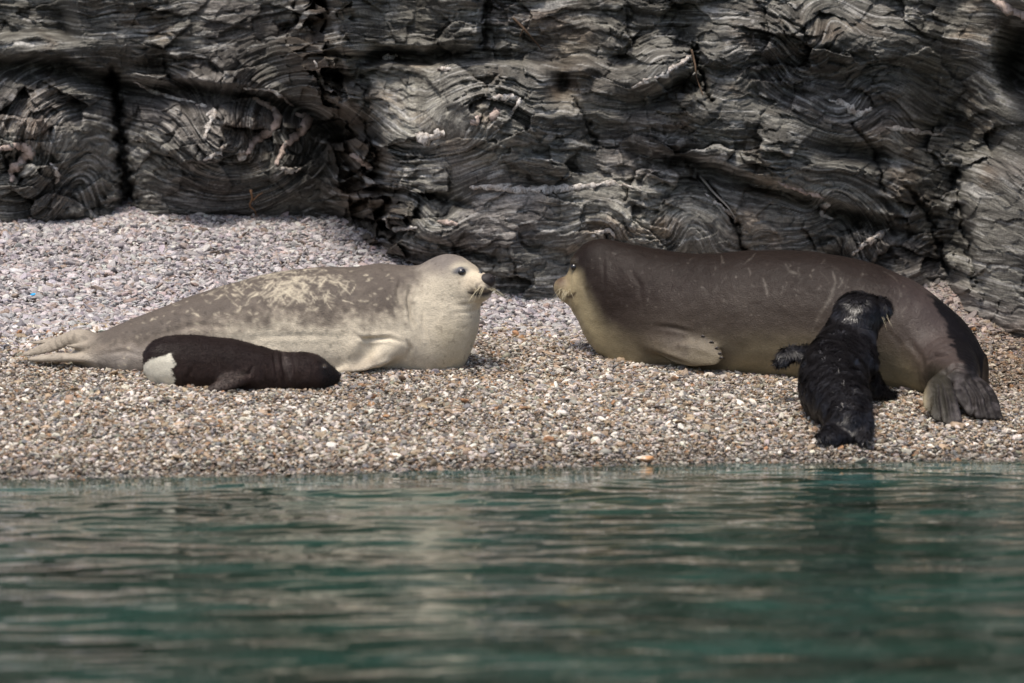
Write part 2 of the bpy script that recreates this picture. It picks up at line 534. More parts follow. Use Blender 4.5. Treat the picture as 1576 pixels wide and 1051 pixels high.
rc = m.attr('rock').outputs['Color']
f1 = m.noise(m.vmul(st, (15, 120, 6)), 1.0, 5, 0.65)
f2 = m.noise(m.vmul(st, (60, 330, 6)), 1.0, 3, 0.6)
geo = m.n('ShaderNodeNewGeometry').outputs['Position']
f3 = m.noise(geo, 55, 5, 0.65)
fac = m.ramp(f1, [(0.28, 0.66), (0.5, 1.0), (0.72, 1.4)])
c = m.mixc(1.0, rc, fac, 'MULTIPLY')
c = m.mixc(1.0, c, m.ramp(f3, [(0.3, 0.6), (0.7, 1.4)]), 'MULTIPLY')
spk = m.ramp(m.noise(geo, 130, 2, 0.5), [(0.66, 0.0), (0.74, 0.55)])
c = m.mixc(spk, c, (0.42, 0.41, 0.40))
hh = m.math('ADD', m.math('ADD', f1, m.math('MULTIPLY', f2, 0.5)), m.math('MULTIPLY', f3, 0.9))
m.set(Base_Color=c, Roughness=0.62, Specular_IOR_Level=0.45, Normal=m.bump(hh, 0.65, 0.016))
cliff = tag(link('cliff', me, m.m), kind='structure')

def cliff_d(px, py):
    """distance of the finished rock face at a photo position"""
    ix = int(np.clip(np.searchsorted(av, px), 0, NA - 1))
    iy = int(np.argmin(np.abs(B[:, ix] - py)))
    w_ = Dc[max(iy - 3, 0):iy + 4, max(ix - 3, 0):ix + 4]
    return 0.5 * (w_.mean() + w_.min())

# quartz veins standing out of the rock
mq = NT('vein_quartz')
tc = mq.n('ShaderNodeNewGeometry').outputs['Position']
fq = mq.noise(tc, 26, 5, 0.6)
cq = mq.mixc(mq.ramp(fq, [(0.40, 0.0), (0.62, 1.0)]), (0.62, 0.59, 0.55), (0.30, 0.25, 0.21))
cq = mq.mixc(mq.ramp(mq.noise(tc, 90, 3), [(0.5, 0.0), (0.65, 0.7)]), cq, (0.09, 0.085, 0.08))
mq.set(Base_Color=cq, Roughness=0.55, Normal=mq.bump(fq, 0.7, 0.02))
mp = NT('pink_vein_quartz')
tc = mp.n('ShaderNodeNewGeometry').outputs['Position']
fq = mp.noise(tc, 30, 5, 0.6)
cq = mp.mixc(mp.ramp(fq, [(0.40, 0.0), (0.62, 1.0)]), (0.50, 0.40, 0.35), (0.27, 0.21, 0.175))
mp.set(Base_Color=cq, Roughness=0.6, Normal=mp.bump(fq, 0.7, 0.02))
VEINS = [([(388, 151), (412, 163), (428, 182), (414, 202), (392, 218), (379, 236)], 7, 1), ([(456, 176), (474, 184), (456, 208), (436, 228), (427, 254)], 8, 1),
         ([(428, 260), (446, 262), (462, 260)], 5, 0), ([(372, 232), (374, 246)], 5, 0),
         ([(724, 289), (760, 288), (800, 293), (850, 291), (900, 287), (945, 283), (985, 290)], 5, 0), ([(812, 292), (846, 293)], 6, 0),
         ([(640, 206), (652, 214), (668, 210)], 8, 0), ([(668, 204), (684, 206)], 6, 0), ([(726, 192), (738, 178)], 5, 1), ([(756, 186), (768, 168)], 6, 1), ([(750, 150), (778, 150), (800, 154), (786, 176)], 4, 0),
         ([(972, 136), (1010, 118), (1048, 98), (1064, 84)], 5, 0),
         ([(1276, 155), (1300, 160), (1320, 175), (1340, 165)], 5, 0), ([(1362, 196), (1400, 202), (1450, 208)], 4, 0), ([(1262, 322), (1272, 312), (1264, 330), (1282, 336)], 4, 0),
         ([(1312, 392), (1330, 376), (1352, 362), (1368, 352)], 4, 0), ([(1198, 280), (1224, 290), (1270, 306)], 3.5, 1), ([(1085, 298), (1110, 318), (1130, 336)], 2.5, 0),
         ([(0, 228), (30, 224), (46, 234), (34, 248), (20, 262), (18, 280)], 7, 1), ([(76, 250), (90, 268), (84, 282)], 3.5, 0), ([(300, 160), (318, 164)], 3, 0), ([(318, 176), (330, 172), (322, 190), (314, 214)], 4, 0),
         ([(314, 246), (334, 236), (348, 222)], 4, 0), ([(206, 126), (250, 146), (300, 158)], 3, 0), ([(375, 136), (420, 140), (452, 164)], 3, 0),
         ([(588, 88), (612, 86)], 5, 0), ([(672, 107), (694, 105)], 4, 0), ([(672, 340), (704, 346)], 4, 1), ([(590, 336), (608, 352), (640, 350)], 4, 0), ([(926, 352), (912, 362), (938, 354), (946, 368)], 3, 0),
         ([(1528, 0), (1550, 12), (1576, 22), (1610, 26)], 8, 1), ([(484, 92), (496, 128), (512, 140)], 3.5, 0), ([(540, 236), (560, 250), (572, 256)], 5, 1)]
def flat_tube(P3, r):
    V_, F_ = tube(P3, r, 10, 0.2)
    n = len(P3); c_ = np.concatenate([np.repeat(P3, 10, 0), P3[:1], P3[-1:]])
    V_[:, 1] = c_[:, 1] + 0.5 * (V_[:, 1] - c_[:, 1])
    V_ += 0.006 * np.stack([noise3(*(V_ * 45).T), noise3(*(V_ * 45 + 7).T), noise3(*(V_ * 45 + 17).T)], -1)
    return V_, F_
for pts, wd, kind in VEINS:
    P2 = spline(pts, max(8, len(pts) * 7)); P2 = P2 + 2.2 * np.stack([noise2(P2[:, 0] / 9, P2[:, 1] / 9), noise2(P2[:, 0] / 9 + 40, P2[:, 1] / 9)], -1)
    P3 = np.array([at(x, y, cliff_d(x, y) + 0.1 * wd / 288.0) for x, y in P2])
    P3[1:-1, 1] = (P3[:-2, 1] + 2 * P3[1:-1, 1] + P3[2:, 1]) / 4
    n = len(P3)
    prof = np.sin(np.linspace(0.12, np.pi - 0.12, n)) ** 0.5
    r = wd / 288.0 * 1.0 * prof * (1 + 0.7 * noise2(np.arange(n) * 0.45, np.full(n, wd * 3.7 + pts[0][0])))
    o = link('quartz_vein', tube_mesh('quartz_vein', [flat_tube(P3, r)]), mp.m if kind else mq.m, cliff)

# ------------------------------------------------------------------ water
wx_ = np.concatenate([[-70, -40, -20, -12, -8], np.linspace(-6, 6, 481), [8, 12, 20, 40, 70]])
wy_ = np.concatenate([np.linspace(-80, 5, 12), np.linspace(5.3, 19.4, 600)])
WX, WY = np.meshgrid(wx_, wy_)
t = yw(WX) - WY
def wave(x, y):
    h = 0.011 * noise2(x * 0.9 + 0.3 * y, y * 1.5)
    h += 0.0068 * noise2(x * 2.0 + 7 + 0.3 * y, y * 3.6 + 2)
    h += 0.0046 * noise2(x * 4.6 + 1, y * 7.5 - 0.8 * x)
    h += 0.0024 * noise2(x * 9 + 3, y * 13)
    return h
WZ = wave(WX, WY) * (0.75 + 0.25 * sstep(13.2, 16.8, WY)) * (0.25 + 0.75 * sstep(0.0, 1.3, t)) * sstep(12, 5.5, np.abs(WX)) * sstep(2, 6, WY)
me = mesh_np('sea', np.stack([WX, WY, WZ], -1).reshape(-1, 3), grid_faces(len(wx_), len(wy_)))
attr_f(me, 'deep', np.clip(WZ - beach_z(WX, WY), 0, 3).ravel())
m = NT('sea_water')
geo = m.n('ShaderNodeNewGeometry').outputs['Position']
pn = m.noise(m.vmul(geo, (0.9, 1.6, 0)), 1.3, 4, 0.6)
body = m.ramp(pn, [(0.30, (0.011, 0.017, 0.011)), (0.48, (0.015, 0.034, 0.024)), (0.66, (0.020, 0.058, 0.044))])
dpa = m.attr('deep').outputs['Fac']
shal = m.math('MULTIPLY', m.ramp(dpa, [(0.02, 1.0), (0.30, 0.0)]), m.ramp(m.noise(m.vmul(geo, (1.6, 3.0, 0)), 1.0, 3), [(0.45, 0.0), (0.62, 0.8)]))
body = m.mixc(shal, body, (0.045, 0.125, 0.115))
m.set(Base_Color=body, Roughness=0.03, IOR=1.33, Specular_IOR_Level=0.5)
dp = m.attr('deep').outputs['Fac']
al = m.math('SUBTRACT', 1.0, m.math('POWER', 2.718, m.math('MULTIPLY', dp, -55.0)))
fr = m.n('ShaderNodeFresnel'); fr.inputs[0].default_value = 1.33
al = m.math('MAXIMUM', al, fr.outputs[0])
m.set(Alpha=al)
sea = tag(link('sea', me, m.m), kind='structure')

# ------------------------------------------------------------------ shingle
PAL_LOW = np.array([(0.58, 0.54, 0.49), (0.50, 0.46, 0.42), (0.36, 0.33, 0.31), (0.27, 0.255, 0.25), (0.34, 0.27, 0.20), (0.27, 0.19, 0.125),
                    (0.22, 0.17, 0.13), (0.13, 0.115, 0.105), (0.42, 0.33, 0.24), (0.19, 0.19, 0.20), (0.38, 0.22, 0.12), (0.78, 0.75, 0.70), (0.30, 0.29, 0.24)])
W_LOW = np.array([14, 11, 11, 9, 11, 8, 11, 9, 9, 9, 2.2, 10, 7.0]); W_LOW /= W_LOW.sum()
PAL_UP = np.array([(0.56, 0.53, 0.52), (0.47, 0.45, 0.46), (0.38, 0.36, 0.37), (0.30, 0.285, 0.30), (0.45, 0.38, 0.36), (0.22, 0.21, 0.22), (0.62, 0.60, 0.59), (0.33, 0.26, 0.22)])
W_UP = np.array([14, 16, 14, 9, 10, 5, 9, 5.0]); W_UP /= W_UP.sum()

def zone(x, y):
    """0 on the fine tan shingle near the water, 1 on the coarse pale stones above"""
    t = y - yw(np.asarray(x) * 0)
    return sstep(-0.55, 0.45, y - 20.78 - 0.24 * np.minimum(np.asarray(x), 0.6) + 0.28 * noise2(np.asarray(x) * 1.3, y * 1.1) + 0.12 * noise2(np.asarray(x) * 5, y * 5))

def pick_cols(x, y, n):
    zz = zone(x, y)
    up = rng.random(n) < zz
    c1 = PAL_LOW[rng.choice(len(PAL_LOW), n, p=W_LOW)]
    c2 = PAL_UP[rng.choice(len(PAL_UP), n, p=W_UP)]
    c = np.where(up[:, None], c2, c1)
    c = c * rng.normal(1, 0.10, (n, 1)) * rng.normal(1, 0.025, (n, 3))
    c = c * np.where(up[:, None], np.array((0.78, 0.76, 0.745)), np.array((0.82, 0.785, 0.735)))
    patch = noise2(x * 0.8 + 4, y * 1.2)
    c = c * (1 + 0.12 * patch)[:, None]
    wetk = sstep(0.10, 0.02, y - yw(x) + 0.05 * noise2(x * 6, y * 6))
    c = c * (1 - 0.4 * wetk)[:, None]
    # browner shingle on the right, with the shade there put into its colour
    k = sstep(1.9, 2.5, x) * sstep(19.2, 20.2, y)
    c = mix(c, c * np.array((0.62, 0.55, 0.48)), k)
    return np.clip(c, 0.02, 0.8), zz

def scatter(n, x0, x1, y0, y1):
    x = rng.uniform(x0, x1, n); y = rng.uniform(y0, y1, n)
    return x, y

xa, ya = scatter(190000, -3.3, 3.3, 17.2, 20.9)
xb, yb = scatter(90000, -4.1, 3.4, 20.4, 23.0)
xc, yc = scatter(40000, -4.6, 0.2, 22.6, 25.3)
X = np.concatenate([xa, xb, xc]); Y = np.concatenate([ya, yb, yc])
keep = (Y - yw(X) > -0.2)
fd = np.interp(proj(np.stack([X, Y, beach_z(X, Y)], -1))[0], av, foot)
keep &= (Y < fd + 0.35)
X, Y = X[keep], Y[keep]
N = len(X)
cols, zz = pick_cols(X, Y, N)
size = np.exp(rng.normal(0, 0.36, N)) * mix(0.0073, 0.0114, zz)
size = size * (1 + 0.30 * noise2(X * 0.7 + 20, (Y - 0.22 * X) * 3.0))
size = np.clip(size, 0.0035, 0.034)
Z = beach_z(X, Y) + rng.uniform(-0.006, 0.007, N) + 0.15 * size
scl = np.stack([size * rng.uniform(0.9, 1.5, N), size * rng.uniform(0.75, 1.05, N), size * rng.uniform(0.28, 0.75, N)], -1)
rot = np.stack([rng.normal(0, 0.42, N) - 0.05, rng.normal(0, 0.42, N), rng.uniform(0, 6.28, N)], -1)
me = bpy.data.meshes.new('gravel')
me.vertices.add(N); me.vertices.foreach_set('co', np.stack([X, Y, Z], -1).astype(np.float32).ravel())
attr_col(me, 'pcol', cols); attr_vec(me, 'prot', rot); attr_vec(me, 'pscl', scl)
ai = me.attributes.new('pidx', 'INT', 'POINT'); ai.data.foreach_set('value', rng.integers(0, 8, N).astype(np.int32))

def stone_mat(name, inst):
    m = NT(name)
    if inst:
        base = m.attr('pcol', 'INSTANCER').outputs['Color']
    else:
        base = m.n('ShaderNodeObjectInfo').outputs['Color']
    g = m.n('ShaderNodeNewGeometry').outputs['Position']
    f = m.noise(g, 160, 3, 0.6)
    c = m.mixc(1.0, base, m.ramp(f, [(0.3, 0.72), (0.7, 1.22)]), 'MULTIPLY')
    m.set(Base_Color=c, Roughness=0.62, Specular_IOR_Level=0.35)
    return m.m
gm = stone_mat('shingle_stone', True)
ng = bpy.data.node_groups.new('gravel_stones', 'GeometryNodeTree')
ng.interface.new_socket('Geometry', in_out='INPUT', socket_type='NodeSocketGeometry')
ng.interface.new_socket('Geometry', in_out='OUTPUT', socket_type='NodeSocketGeometry')
gi = ng.nodes.new('NodeGroupInput'); go = ng.nodes.new('NodeGroupOutput')
g2i = ng.nodes.new('GeometryNodeGeometryToInstance')
for kx in range(8):
    ic = ng.nodes.new('GeometryNodeMeshIcoSphere'); ic.inputs['Radius'].default_value = 1.0; ic.inputs['Subdivisions'].default_value = 2
    sp = ng.nodes.new('GeometryNodeSetPosition')
    nz = ng.nodes.new('ShaderNodeTexNoise'); nz.noise_dimensions = '4D'
    nz.inputs['W'].default_value = 3.3 * kx + 1; nz.inputs['Scale'].default_value = 0.75; nz.inputs['Detail'].default_value = 1.0
    sub = ng.nodes.new('ShaderNodeVectorMath'); sub.operation = 'SUBTRACT'; sub.inputs[1].default_value = (0.5, 0.5, 0.5)
    sc_ = ng.nodes.new('ShaderNodeVectorMath'); sc_.operation = 'SCALE'; sc_.inputs['Scale'].default_value = 2.2 if kx % 2 else 1.5
    ng.links.new(nz.outputs['Color'], sub.inputs[0]); ng.links.new(sub.outputs[0], sc_.inputs[0])
    ng.links.new(ic.outputs[0], sp.inputs['Geometry']); ng.links.new(sc_.outputs[0], sp.inputs['Offset'])
    ss = ng.nodes.new('GeometryNodeSetShadeSmooth'); ss.inputs['Shade Smooth'].default_value = bool(kx % 2)
    ng.links.new(sp.outputs[0], ss.inputs[0])
    sm = ng.nodes.new('GeometryNodeSetMaterial'); sm.inputs['Material'].default_value = gm
    ng.links.new(ss.outputs[0], sm.inputs[0])
    ng.links.new(sm.outputs[0], g2i.inputs[0])
iop = ng.nodes.new('GeometryNodeInstanceOnPoints')
iop.inputs['Pick Instance'].default_value = True
def named(n, ty):
    x = ng.nodes.new('GeometryNodeInputNamedAttribute'); x.data_type = ty; x.inputs[0].default_value = n
    return x.outputs[0]
e2r = ng.nodes.new('FunctionNodeEulerToRotation')
ng.links.new(named('prot', 'FLOAT_VECTOR'), e2r.inputs[0])
ng.links.new(gi.outputs[0], iop.inputs['Points'])
ng.links.new(g2i.outputs[0], iop.inputs['Instance'])
ng.links.new(named('pidx', 'INT'), iop.inputs['Instance Index'])
ng.links.new(e2r.outputs[0], iop.inputs['Rotation'])
ng.links.new(named('pscl', 'FLOAT_VECTOR'), iop.inputs['Scale'])
ng.links.new(iop.outputs[0], go.inputs[0])
gravel = link('gravel', me, gm)
gravel.modifiers.new('stones', 'NODES').node_group = ng
gravel.parent = beach
tag(gravel, kind='stuff')

# the 300 largest stones, each on its own
def stone_mesh(i, flat):
    bm = bmesh.new()
    bmesh.ops.create_icosphere(bm, subdivisions=2, radius=1)
    r = np.random.default_rng(100 + i)
    pl = [(v / np.linalg.norm(v), r.uniform(0.62, 0.92)) for v in r.normal(size=(7, 3))]
    for v in bm.verts:
        c = np.array(v.co)
        c = c * (1 + 0.22 * noise3(*(c * 0.9 + i * 5.7)))
        for nrm, dd in pl:
            e = c @ nrm - dd
            if e > 0: c = c - 0.8 * e * nrm
        v.co = (c[0], c[1] * 0.8, c[2] * flat)
    me = bpy.data.meshes.new('pebble'); bm.to_mesh(me); bm.free()
    me.polygons.foreach_set('use_smooth', [i % 3 != 0] * len(me.polygons))
    me.materials.append(pm)
    return me
pm = stone_mat('pebble_stone', False)
stones = [stone_mesh(i, f) for i, f in enumerate((0.35, 0.5, 0.3, 0.6, 0.42, 0.28, 0.55, 0.38, 0.33, 0.48))]
npb = 300
bpx = rng.uniform(-10, 1590, 900); bpy_ = 345 + 390 * rng.random(900) ** 0.8
G = ground(bpx, bpy_)
gpx = np.interp(bpx, av, foot)
ok = (G[:, 1] < gpx - 0.1) & (G[:, 1] - yw(G[:, 0]) > 0.05)
# nothing under the animals
for (cx, cy, rx, ry) in ((420, 530, 330, 60), (380, 570, 190, 48), (690, 520, 90, 60), (1200, 540, 300, 70), (1310, 620, 90, 75), (1480, 600, 80, 70)):
    ok &= ((bpx - cx) / rx) ** 2 + ((bpy_ - cy) / ry) ** 2 > 1
G = G[ok][:npb]
pc, pz = pick_cols(G[:, 0], G[:, 1], len(G))
for i in range(len(G)):
    o = bpy.data.objects.new('pebble', stones[i % 10]); COL.objects.link(o)
    s_ = rng.uniform(0.016, 0.027) * (1.0 + 0.25 * pz[i])
    o.location = (G[i, 0], G[i, 1], G[i, 2] + 0.006)
    o.rotation_euler = (rng.normal(0.0, 0.25) + 0.1, rng.normal(0, 0.25), rng.uniform(0, 6.28))
    o.scale = (s_ * 1.15, s_, s_ * rng.uniform(0.8, 1.2))
    o.color = (*np.clip(pc[i] * 1.05, 0, 0.75), 1)
    o.parent = beach

# ------------------------------------------------------------------ animals: bodies grown as one smooth surface
class Body:
    def __init__(s, lo, hi, h):
        s.h = h; s.lo = np.array(lo, float)
        n = np.ceil((np.array(hi) - s.lo) / h).astype(int) + 1
        s.x = (s.lo[0] + h * np.arange(n[0])).astype(np.float32)[:, None, None]
        s.y = (s.lo[1] + h * np.arange(n[1])).astype(np.float32)[None, :, None]
        s.z = (s.lo[2] + h * np.arange(n[2])).astype(np.float32)[None, None, :]
        s.f = np.full(tuple(n), 1.0, np.float32)
    def add(s, d, k=0.03, sl=None):
        f = s.f if sl is None else s.f[sl]
        h = np.clip(0.5 + 0.5 * (f - d) / k, 0, 1)
        r = f + (d - f) * h - k * h * (1 - h)
        if sl is None: s.f = r.astype(np.float32)
        else: s.f[sl] = r
    def cut(s, d, k=0.01, sl=None):
        f = s.f if sl is None else s.f[sl]
        h = np.clip(0.5 - 0.5 * (f + d) / k, 0, 1)
        r = f + (-d - f) * h + k * h * (1 - h)
        if sl is None: s.f = r.astype(np.float32)
        else: s.f[sl] = r
    def box(s, lo, hi):
        r = []
        for a, ax in enumerate((s.x.ravel(), s.y.ravel(), s.z.ravel())):
            i0 = int(np.searchsorted(ax, lo[a])); i1 = int(np.searchsorted(ax, hi[a]))
            r.append(slice(max(i0, 0), max(i1, i0 + 1)))
        return tuple(r), s.x[r[0]], s.y[:, r[1]], s.z[:, :, r[2]]
    def sect(s, P0, e, tab, k=0.03, sup=2.0):
        """body swept along the level axis e through P0. tab: t, zc, hz, hw, lateral shift"""
        t_, zc, hz, hw, lat = np.array(tab, float).T
        nx, ny = -e[1], e[0]
        T = (s.x - P0[0]) * e[0] + (s.y - P0[1]) * e[1]
        L = (s.x - P0[0]) * nx + (s.y - P0[1]) * ny
        tt = np.linspace(t_[0], t_[-1], 400)
        sm = lambda v: np.convolve(np.pad(np.interp(tt, t_, v), 12, mode='edge'), np.hanning(25) / np.hanning(25).sum(), 'valid')
        ip = lambda v: np.interp(T, tt, sm(v)).astype(np.float32)
        HZ, HW = ip(hz), ip(hw)
        u = np.abs(L - ip(lat)) / HW; v = np.abs(s.z - ip(zc)) / HZ
        rr = (u ** sup + v ** sup) ** (1 / sup)
        d = (rr - 1) * np.minimum(HZ, HW)
        over = np.maximum(t_[0] - T, T - t_[-1])
        d = np.where(over > 0, np.maximum(d, over), np.maximum(d, over))
        s.add(d.astype(np.float32), k)
    def ell(s, c, r, k=0.03, dirs=None, cut=False):
        """ellipsoid; dirs = 3 axes"""
        R = max(r) + 3 * k + 0.02
        sl, x, y, z = s.box(np.array(c) - R, np.array(c) + R)
        X, Y, Z = x - c[0], y - c[1], z - c[2]
        if dirs is not None:
            a, b, g = dirs
            X, Y, Z = X * a[0] + Y * a[1] + Z * a[2], X * b[0] + Y * b[1] + Z * b[2], X * g[0] + Y * g[1] + Z * g[2]
        k0 = np.sqrt((X / r[0]) ** 2 + (Y / r[1]) ** 2 + (Z / r[2]) ** 2)
        k1 = np.sqrt((X / r[0] ** 2) ** 2 + (Y / r[1] ** 2) ** 2 + (Z / r[2] ** 2) ** 2) + 1e-6
        d = k0 * (k0 - 1) / k1
        (s.cut if cut else s.add)(d, k, sl)
    def limb(s, pts, rad, k=0.03, thin=None, ratio=1.0, cut=False):
        """chain of tapered capsules; thin = direction squeezed by ratio (flippers)"""
        pts = np.array(pts, float); rad = np.array(rad, float)
        if len(pts) > 2:
            PR = spline(np.concatenate([pts, rad[:, None]], 1), (len(pts) - 1) * 5 + 1); pts, rad = PR[:, :3], np.maximum(PR[:, 3], 0.002)
        R = rad.max() + 3 * k + 0.03
        sl, x, y, z = s.box(pts.min(0) - R, pts.max(0) + R)
        best = None
        if thin is not None:
            thin = np.array(thin, float); thin /= np.linalg.norm(thin)
        for i in range(len(pts) - 1):
            a, b = pts[i], pts[i + 1]
            X, Y, Z = x - a[0], y - a[1], z - a[2]
            ab = b - a
            t = np.clip((X * ab[0] + Y * ab[1] + Z * ab[2]) / (ab @ ab), 0, 1)
            X, Y, Z = X - t * ab[0], Y - t * ab[1], Z - t * ab[2]
            r = rad[i] + (rad[i + 1] - rad[i]) * t
            if thin is not None:
                q = X * thin[0] + Y * thin[1] + Z * thin[2]
                l2 = X * X + Y * Y + Z * Z - q * q + (q / ratio) ** 2
                d = (np.sqrt(l2) - r) * (0.5 + 0.5 * ratio)
            else:
                d = np.sqrt(X * X + Y * Y + Z * Z) - r
            best = d if best is None else np.minimum(best, d)
        (s.cut if cut else s.add)(best, k, sl)
    def mesh(s):
        f = s.f; n = np.array(f.shape)
        neg = f < 0
        c = np.zeros(n - 1, np.int8)
        offs = [(i, j, k) for i in (0, 1) for j in (0, 1) for k in (0, 1)]
        for (i, j, k) in offs:
            c += neg[i:n[0] - 1 + i, j:n[1] - 1 + j, k:n[2] - 1 + k]
        act = (c > 0) & (c < 8)
        idx = np.argwhere(act)
        ids = np.full(n - 1, -1, np.int32); ids[act] = np.arange(len(idx))
        acc = np.zeros((len(idx), 3)); cnt = np.zeros(len(idx))
        val = {o: f[idx[:, 0] + o[0], idx[:, 1] + o[1], idx[:, 2] + o[2]].astype(float) for o in offs}
        for o in offs:
            for ax in range(3):
                if o[ax] == 0:
                    o2 = list(o); o2[ax] = 1; o2 = tuple(o2)
                    a, b = val[o], val[o2]
                    mk = (a < 0) != (b < 0)
                    t = np.where(mk, a / np.where(a == b, 1, a - b), 0)
                    pt = np.array(o, float)[None, :].repeat(len(idx), 0); pt[:, ax] += t
                    acc += pt * mk[:, None]; cnt += mk
        V = s.lo + s.h * (idx + acc / cnt[:, None])
        quads = []
        for ax in range(3):
            b1, b2 = [(1, 2), (2, 0), (0, 1)][ax]
            sa = [slice(None)] * 3; sb = [slice(None)] * 3
            sa[ax] = slice(0, -1); sb[ax] = slice(1, None)
            ch = neg[tuple(sa)] != neg[tuple(sb)]
            e = np.argwhere(ch)
            e = e[(e[:, b1] > 0) & (e[:, b2] > 0) & (e[:, b1] < n[b1] - 1) & (e[:, b2] < n[b2] - 1)]
            first = neg[tuple(sa)][e[:, 0], e[:, 1], e[:, 2]]
            def cell(d1, d2):
                g = e.copy(); g[:, b1] -= d1; g[:, b2] -= d2
                return ids[g[:, 0], g[:, 1], g[:, 2]]
            Q = np.stack([cell(1, 1), cell(0, 1), cell(0, 0), cell(1, 0)], -1)
            Q[~first] = Q[~first][:, ::-1]
            quads.append(Q)
        Q = np.concatenate(quads)
        Q = Q[(Q >= 0).all(1)]
        # two rounds of smoothing along the quad edges
        for lam in (0.5, 0.5, -0.3):
            S = np.zeros_like(V); C = np.zeros(len(V))
            for a, b in ((0, 1), (1, 2), (2, 3), (3, 0)):
                np.add.at(S, Q[:, a], V[Q[:, b]]); np.add.at(C, Q[:, a], 1)
                np.add.at(S, Q[:, b], V[Q[:, a]]); np.add.at(C, Q[:, b], 1)
            V = V + lam * (S / np.maximum(C, 1)[:, None] - V)
        return V, Q

def normals(V, Q):
    n = np.cross(V[Q[:, 2]] - V[Q[:, 0]], V[Q[:, 3]] - V[Q[:, 1]])
    N = np.zeros_like(V)
    for k in range(4): np.add.at(N, Q[:, k], n)
    return N / (np.linalg.norm(N, axis=1)[:, None] + 1e-12)

class Skin:
    """a finished body surface with helpers to find points on its near side"""
    def __init__(s, body, lump=0.004, folds=()):
        s.V, s.Q = body.mesh(); s.N = normals(s.V, s.Q)
        s.px, s.py = proj(s.V)
        V = s.V
        dsp = lump * (noise3(V[:, 0] * 6, V[:, 1] * 6, V[:, 2] * 6) + 0.35 * noise3(V[:, 0] * 18, V[:, 1] * 18, V[:, 2] * 18))
        for pts, wd, amp in folds:
            d, t = seg_dist(s.px + 2 * noise3(V[:, 0] * 14, V[:, 1] * 14, V[:, 2] * 14), s.py, pts)
            fade = np.sin(np.pi * np.clip(t, 0.03, 0.97)) * (s.N[:, 1] < 0.2)
            dsp = dsp - amp * fade * (np.exp(-(d / wd) ** 2) - 0.45 * np.exp(-((d - 2.0 * wd) / (1.2 * wd)) ** 2))
        s.V = V + s.N * dsp[:, None]
        s.N = normals(s.V, s.Q)
        s.px, s.py = proj(s.V)
        s.front = s.N[:, 1] < 0.15
    def on(s, px, py, lift=0.0):
        d = np.hypot(s.px - px, s.py - py) + np.where(s.front, 0, 1e3)
        c = np.where(d < max(3.5, d.min() + 1.5))[0]
        i = c[np.argmin(s.V[c, 1])]
        return s.V[i] + lift * s.N[i], s.N[i]

def fur_coat(name, rough, spec, bump=0.35, scale=230.0, sheen=0.0, coat=0.0):
    m = NT(name)
    g = m.n('ShaderNodeTexCoord').outputs['Object']
    c = m.attr('coat').outputs['Color']
    f = m.noise(m.vmul(g, (0.45, 1, 1)), scale, 3, 0.6)
    f2 = m.noise(g, 38, 4, 0.6)
    c = m.mixc(1.0, c, m.ramp(f, [(0.3, 0.84), (0.7, 1.14)]), 'MULTIPLY')
    r = m.ramp(f2, [(0.3, max(rough - 0.1, 0.05)), (0.7, min(rough + 0.12, 1))])
    h = m.math('ADD', f, m.math('MULTIPLY', f2, 1.3))
    bw = m.n('ShaderNodeRGBToBW'); m.l(c, bw.inputs[0])
    spec = m.math('MINIMUM', m.math('ADD', m.math('MULTIPLY', bw.outputs[0], 4.0), 0.07), spec)
    m.set(Base_Color=c, Roughness=r, Specular_IOR_Level=spec, Normal=m.bump(h, bump, 0.006), Sheen_Weight=sheen, Coat_Weight=coat)
    return m.m

M_eye = simple_mat('wet_black_eye', (0.008, 0.006, 0.006), 0.06, 0.8, 0.1)
M_nose = simple_mat('nose_leather', (0.030, 0.025, 0.024), 0.55, 0.3, 0.35, 160, 0.004)
M_whisk = simple_mat('whisker_hair', (0.50, 0.44, 0.30), 0.45, 0.4, 0.15)
M_claw = simple_mat('dark_claw', (0.035, 0.028, 0.026), 0.35, 0.5, 0.2)
M_mouth = simple_mat('mouth_skin', (0.02, 0.015, 0.015), 0.4, 0.5, 0.2)

def ball(name, c, r, mat, parent, dirs=None, n=16):
    bm = bmesh.new(); bmesh.ops.create_uvsphere(bm, u_segments=n, v_segments=n // 2 + 2, radius=1)
    me = bpy.data.meshes.new(name)
    for v in bm.verts:
        q = np.array(v.co) * np.asarray(r)
        if dirs is not None: q = q[0] * dirs[0] + q[1] * dirs[1] + q[2] * dirs[2]
        v.co = q
    bm.to_mesh(me); bm.free()
    me.polygons.foreach_set('use_smooth', [True] * len(me.polygons))
    o = link(name, me, mat, parent)
    o.location = np.asarray(c) - np.array(parent.location)
    return o

def child(name, me, mat, parent):
    """mesh given in world coordinates, set under its thing"""
    off = np.array(parent.location)
    co = np.empty(len(me.vertices) * 3, np.float32); me.vertices.foreach_get('co', co)
    me.vertices.foreach_set('co', (co.reshape(-1, 3) - off).astype(np.float32).ravel()); me.update()
    return link(name, me, mat, parent)

def finish(name, skin, coat, mat, base, label, group=None):
    th = empty(name, base)
    me = mesh_np('body', skin.V - np.array(base), skin.Q)
    attr_col(me, 'coat', np.clip(coat, 0.004, 0.85))
    link('body', me, mat, th)
    tag(th, label, 'seal', group)
    return th

def whisker_mesh(skin, roots, dirs, lens, rad=0.0009):
    T = []
    for (px, py), d, ln in zip(roots, dirs, lens):
        p0, n = skin.on(px, py)
        d = np.array(d, float); d /= np.linalg.norm(d)
        pts = [p0 - 0.004 * n]
        for k in range(1, 6):
            t = k / 5
            pts.append(p0 + ln * (t * (0.8 * d + 0.35 * n) + np.array((0, 0, -0.25)) * t * t))
        T.append(tube(pts, rad * np.linspace(1.2, 0.35, 6), 4))
    return tube_mesh('whiskers', T)

